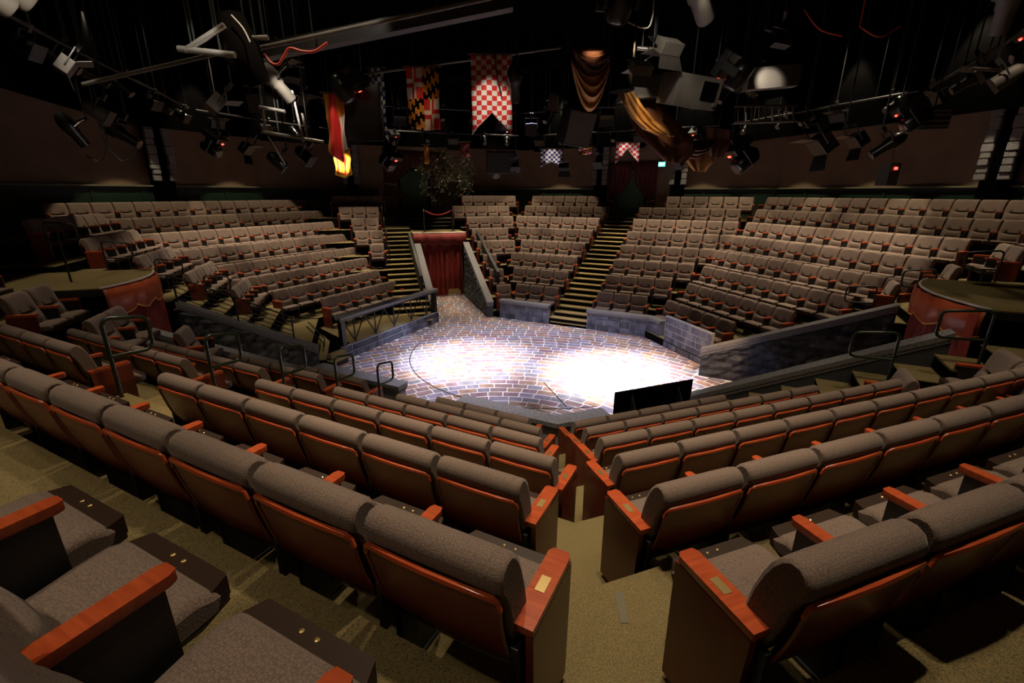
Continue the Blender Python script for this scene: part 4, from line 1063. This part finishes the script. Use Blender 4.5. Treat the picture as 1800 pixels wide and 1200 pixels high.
# ring pipes with rows of black lanterns over every block
WHERE = dict(F='lit stair', Q='turned block', V2='curved bridge', V1='long bridge', S='trussed-rail block', V3='curtained tunnel')
rr_ = random.Random(3)
for off, zz, nm in ((-.4, 6.9, 'inner'), (2.6, 6.55, 'outer')):
    for f in ('V1', 'S', 'V3', 'F', 'Q', 'V2'):
        i = ORDER.index(f); a = meet(f, ND[f]+off, nb(f, -1), ND[nb(f, -1)]+off); b = meet(f, ND[f]+off, nb(f, 1), ND[nb(f, 1)]+off)
        a = a+Vector((0, 0, zz)); b = b+Vector((0, 0, zz)); a, b = a.lerp(b, .03), a.lerp(b, .97)
        pipe(a, b, 'black %s ring pipe hung over the %s' % (nm, WHERE[f]), .026, 'dark_grey')
        n = int((b-a).length/1.0)
        for j in range(n):
            q = a.lerp(b, (j+.5+rr_.uniform(-.2, .2))/n)-Vector((0, 0, .32)); kd = rr_.choice('eeepkm')
            lantern(kd, q, STG+Vector((rr_.uniform(-3, 3), rr_.uniform(-3, 3), 0)), 'black %s, %s along the %s ring pipe over the %s' % (KN[kd].replace('_', ' '), ORD[j], nm, WHERE[f]), 'black lanterns on the ring pipes')

# ---- boxes, loudspeakers and other hung gear
def hung_box(p, size, rot, mat, label, cat, name, parts=()):
    r_ = thing(name, label, cat); r_.matrix_world = Matrix.Translation(p) @ Matrix.Rotation(rot[2], 4, 'Z') @ Matrix.Rotation(rot[0], 4, 'X') @ Matrix.Rotation(rot[1], 4, 'Y')
    a, b, c = [q/2 for q in size]; mb = MB(); mb.box((-a, -b, -c), (a, b, c), mat); link('cabinet', mb.mesh('cabinet', bevel=.01), r_)
    for nm, lo, hi, mt in parts: mb = MB(); mb.box(lo, hi, mt); link(nm, mb.mesh(nm), r_)
    mb = MB(); Ti = r_.matrix_world.inverted(); q_ = r_.matrix_world @ Vector((0, 0, c)); mb.tube([Ti @ q_, Ti @ Vector((q_.x, q_.y, 9.49))], .012, 'black_metal', 5); link('hanger', mb.mesh('hanger'), r_)
hung_box(pix(1012, 222, 9.2), (.55, .34, .62), (.35, .1, .3), 'dark_grey', 'grey wedge loudspeaker hung beside the small lit lantern', 'loudspeaker', 'loudspeaker', [('grille', (-.25, -.185, -.28), (.25, -.17, .28), 'rig_grey')])
hung_box(pix(632, 200, 9.0), (.75, .6, .9), (.1, 0, .2), 'black_gloss', 'big black loudspeaker hung between the gold flag and blue checked banner', 'loudspeaker', 'loudspeaker', [('grille', (-.34, -.315, -.42), (.34, -.30, .42), 'black_metal')])
hung_box(pix(1210, 160, 7.8), (.75, .5, .42), (.2, .08, .25), 'rig_grey', 'scuffed tan equipment box hung under the tan channel', 'box', 'equipment_box', [('panel', (.05, -.262, -.1), (.3, -.25, .15), 'black_paint'), ('knob', (.28, -.29, -.16), (.33, -.262, -.11), 'pipe_grey')])
hung_box(pix(1636, 208, 8.6), (.42, .3, .3), (.1, 0, -.3), 'dark_grey', 'grey slatted vent box beside a red lamp near the curved bridge', 'box', 'equipment_box', [('slat', (-.19, -.17, z), (.19, -.15, z+.03), 'pipe_grey') for z in (-.12, -.04, .05, .11)])
hung_box(pix(880, 285, 15.2), (.9, .5, .6), (.2, 0, .1), 'black_gloss', 'black loudspeaker hung over the narrow step-lit aisle', 'loudspeaker', 'loudspeaker')
hung_box(pix(1560, 305, 11.5), (.3, .3, .5), (0, 0, .2), 'dark_grey', 'small grey junction box on the pillar behind the turned block', 'box', 'junction_box', [('lamp', (-.04, -.17, .1), (.04, -.15, .16), 'led_red')])

# ---- banners and drapes
def banner(x0, x1, y0, y1, Y, nx, ny, colf, label, tail=0., wave=.05, yaw=0., lit=None, split=2):
    "hanging cloth spanning photo columns x0..x1 and rows y0..y1 at distance Y"
    a, b, c = pix(x0, y0, Y), pix(x1, y0, Y), pix(x0, y1, Y); W_ = (b-a).length; H_ = (c-a).length
    r_ = thing('banner', label, 'banner', (a.x, a.y, a.z), yaw)
    mb = MB(); mats = []
    NX, NY = nx*split, ny*split
    def pt(i, j):
        u, v = i/NX, j/NY; vv = v
        if tail > 0: vv = min(v, 1-tail*(1-abs(2*u-1)))
        elif tail: vv = v*(1-tail*(1-abs(2*u-1)))
        return (u*W_, wave*math.sin(u*9+v*3)*(.3+v)+.02*math.sin(v*11+u*4), -vv*H_)
    for j in range(NY):
        for i in range(NX):
            col = colf((i+.5)/NX, (j+.5)/NY, i//split, j//split)
            mb.add([pt(i, j), pt(i+1, j), pt(i+1, j+1), pt(i, j+1)], [(0, 1, 2, 3)], col)
    me = mb.mesh('cloth'); bm = bmesh.new(); bm.from_mesh(me); bmesh.ops.remove_doubles(bm, verts=bm.verts, dist=.0005); bmesh.ops.dissolve_degenerate(bm, edges=bm.edges, dist=.0004); bm.to_mesh(me); bm.free()
    for p in me.polygons: p.use_smooth = True
    o = link('cloth', me, r_); m_ = o.modifiers.new('solid', 'SOLIDIFY'); m_.thickness = .008
    mb = MB(); mb.tube([(-.05, 0, .01), (W_+.05, 0, .01)], .016, 'twig', 6); link('batten', mb.mesh('batten'), r_)
    for q_ in (.02, W_-.02): mb = MB(); mb.tube([(q_, 0, .01), (q_, 0, 9.49-a.z)], .006, 'black_metal', 4); link('line', mb.mesh('line'), r_)
    return r_
ck = lambda A_, B_: (lambda u, v, i, j: A_ if (i+j) % 2 == 0 else B_)
banner(826, 899, 96, 237, 8.8, 8, 16, ck('cloth_red', 'cloth_white'), 'large swallow-tailed banner of red and white checks', .30, .05)
banner(645, 672, 120, 246, 9.2, 5, 16, ck('cloth_blue', 'cloth_white'), 'narrow hanging banner of navy and white checks beside the big loudspeaker', .15, .05)
banner(950, 989, 262, 294, 15.5, 9, 8, ck('cloth_blue', 'cloth_white'), 'small swallow-tailed banner of blue and white checks over the step-lit aisle', .35, .05)
banner(1083, 1124, 250, 287, 15.5, 8, 8, ck('cloth_red', 'cloth_white'), 'small swallow-tailed banner of red and white checks over the stair door', .75, .05)
def quartered(u, v, i, j):
    q = (u > .5) != (v > .5)
    if q:
        uu, vv = (u*2) % 1, (v*2) % 1; c = int(uu*3.99); bend = (vv*4 - uu*2) % 2 < 1
        return 'cloth_gold' if (c % 2 == 0) == bend else 'cloth_black'
    uu, vv = (u*2) % 1-.5, (v*2) % 1-.5; cross = min(abs(uu), abs(vv)) < .13
    tl = (uu > 0) == (vv > 0)
    return ('cloth_white' if tl else 'cloth_red') if cross else ('cloth_red' if tl else 'cloth_white')
banner(711, 769, 118, 228, 8.9, 8, 14, quartered, 'quartered flag of black and gold diagonals with red and white crosses', 0, .07)
banner(1017, 1040, 257, 271, 15.6, 6, 4, quartered, 'small far quartered flag in red, white and gold', 0, .04)
def stripes3(u, v, i, j): return 'cloth_gold' if u < .28 else ('cloth_red' if u < .62 else ('cloth_gold' if v < .35 else 'cloth_white'))
banner(566, 602, 165, 262, 8.4, 8, 10, stripes3, 'twisted flag of gold, red and white strips hanging by the scaffold frame', -.25, .10)
def lion(u, v, i, j):
    a = abs(u-.5); fig = (.18 < u < .30 and .15 < v < .92) or (.55 < u < .68 and .2 < v < .85) or (.28 < u < .6 and .08 < v < .35 and (i+j) % 3) or (.2 < u < .75 and .84 < v < .90)
    return 'cloth_red' if fig else 'cloth_yellow'
banner(584, 614, 261, 308, 9.4, 12, 14, lion, 'glowing yellow banner painted with red strokes', -.1, .03)
banner(744, 752, 255, 288, 12.5, 3, 8, lambda u, v, i, j: 'cloth_gold', 'narrow orange pennant above the tunnel door', 0, .05)
banner(808, 824, 250, 276, 14.0, 3, 4, lambda u, v, i, j: 'cloth_pink', 'dull red cloth panel hung above the tunnel-side block', 0, .03)
spot('banner_light', pix(860, 20, 7.0), pix(862, 190, 8.8), 130, 26, .6, WARM2, .05)
spot('banner_light', pix(740, 40, 7.4), pix(742, 190, 8.9), 26, 20, .8, (1, .7, .4), .05)
spot('banner_light', pix(650, 60, 8.0), pix(660, 190, 9.2), 18, 18, .8, (1, .75, .5), .05)
spot('banner_light', pix(585, 120, 7.6), pix(585, 230, 8.4), 24, 30, .8, (1, .75, .5), .05)
spot('banner_light', pix(540, 262, 8.7), pix(600, 287, 9.4), 300, 24, .3, (1, .78, .42), .04)  # added spot that gives the yellow banner its backlit glow
spot('banner_light', pix(1030, 180, 14.2), pix(1104, 268, 15.5), 190, 12, .4, (1, .9, .8), .04)
spot('banner_light', pix(960, 180, 14.0), pix(970, 278, 15.5), 120, 14, .4, (1, .9, .8), .04)
def swag(pts_top, depth, Y, mat, label, bands=5, name='swag_drape', thick=.01, deep=.35):
    "festoon hung between two photo points, belly hanging 'depth' metres, in front-to-back folds"
    a, b = pix(*pts_top[0], Y), pix(*pts_top[1], Y); r_ = thing(name, label, 'drape'); rows = []; n = 20; m_ = bands*4
    for j in range(m_+1):
        v = j/m_; rr = []
        for i in range(n+1):
            u = i/n; p = a.lerp(b, u); s_ = 4*u*(1-u)
            rr.append((p.x, p.y-deep*math.sin(v*math.pi*.9)*s_+.05*math.sin(v*bands*2*math.pi), p.z-depth*s_*(v**.8)-.02))
        rows.append(rr)
    drape(r_, 'cloth', rows, mat, thick)
swag(((1003, 105), (1075, 95)), .78, 8.4, 'gold_cloth', 'gold fringed festoon drooping beside the hanging black column')
swag(((1006, 84), (1078, 78)), .5, 8.3, 'brown_cloth', 'dark brown festoon above the gold fringed one')
def hang(path, widths, Y, mat, label, dY=.25):
    r_ = thing('hanging_drape', label, 'drape'); rows = []
    k = len(path)
    for j in range(k):
        x, y = path[j]; w_ = widths[j]; rr = []
        for i in range(17):
            u = i/16; rr.append(pix(x+w_*(u-.5), y+.12*w_*(u-.5), Y+dY*.4*math.sin(u*19+j*.5)*.3))
        rows.append(rr)
    drape(r_, 'cloth', rows, mat)
    q_ = rows[0][8]; mb = MB(); mb.tube([q_, Vector((q_[0], q_[1], 9.49))], .006, 'black_metal', 4); link('line', mb.mesh('line'), r_)
hang([(1098, 158), (1112, 185), (1130, 210), (1150, 228), (1170, 238)], [26, 34, 42, 44, 30], 8.0, 'gold_cloth', 'bright gold gathered drape sweeping down from the tan channel')
hang([(1120, 165), (1140, 200), (1165, 235), (1180, 262), (1185, 285)], [50, 80, 100, 80, 30], 8.3, 'brown_cloth', 'dark brown gathered drape behind the bright gold one')
hang([(1262, 225), (1262, 250), (1258, 275)], [44, 38, 24], 10.0, 'brown_cloth', 'rust pleated drape hanging beside the glazed light rack')
swag(((1180, 245), (1255, 243)), .35, 10.0, 'brown_cloth', 'rust festoon strung towards the rust pleated drape')
hang([(1225, 268), (1225, 280), (1228, 300)], [60, 56, 20], 11.0, 'gold_cloth', 'dull gold pointed drape hanging before the far wall')
spot('rig_light', pix(1500, 150, 8.0), pix(1540, 250, 10.0), 12, 60, .6, WARM2, .04)
spot('drape_light', pix(1110, 60, 7.0), pix(1130, 200, 8.0), 150, 24, .5, (1, .72, .36), .05)
spot('drape_light', pix(1040, 30, 7.4), pix(1040, 125, 8.4), 130, 24, .5, (1, .75, .42), .05)
# added fill spots, unseen, that brighten pieces of the rig
for x, y, Y, tx, ty, tY, e, sz in ((330, -40, 5.0, 350, 90, 5.6, 60, 40), (480, 60, 6.4, 505, 190, 7.4, 420, 26), (1180, -20, 6.4, 1180, 130, 7.8, 60, 60), (1350, 100, 8.0, 1345, 200, 9.4, 60, 40), (620, -60, 5.6, 620, 70, 6.4, 8, 70), (1240, -30, 6.0, 1240, 40, 6.6, 25, 40), (30, -60, 3.2, 35, 15, 3.6, 30, 60), (130, 60, 6.2, 140, 160, 6.8, 20, 50)):
    spot('rig_fill', pix(x, y, Y), pix(tx, ty, tY), e, sz, .6, (1, .88, .74), .04)

# ---- artificial garland over the tunnel door
r_ = thing('garland', 'dark leafy garland with small pale leaves hung over the tunnel', 'garland'); rg = random.Random(9)
mb = MB(); lm = MB()
for i in range(26):
    x, y = rg.uniform(738, 832), rg.uniform(262, 305); p = pix(x, y, 14.2+rg.uniform(-.5, .5)); path = [p]
    for j in range(5): p = p+Vector((rg.uniform(-.12, .12), rg.uniform(-.1, .1), -rg.uniform(.05, .2))); path.append(p)
    mb.tube(path, .008, 'twig', 4)
    for q in path:
        for _ in range(7):
            c = q+Vector((rg.uniform(-.12, .12), rg.uniform(-.1, .1), rg.uniform(-.1, .1))); d1 = Vector((rg.uniform(-1, 1), rg.uniform(-1, 1), rg.uniform(-1, 1))).normalized(); d2 = d1.cross(Vector((rg.random(), rg.random(), rg.random()))).normalized()
            s_ = rg.uniform(.03, .06); lm.add([c-d1*s_, c+d2*s_*.4, c+d1*s_, c-d2*s_*.4], [(0, 1, 2, 3)], 'leaf_pale' if rg.random() < .12 else 'leaf')
link('stems', mb.mesh('stems'), r_); tag(link('leaves', lm.mesh('leaves'), r_), kind='stuff')
# statue-like bust glimpsed beyond the hoop rail
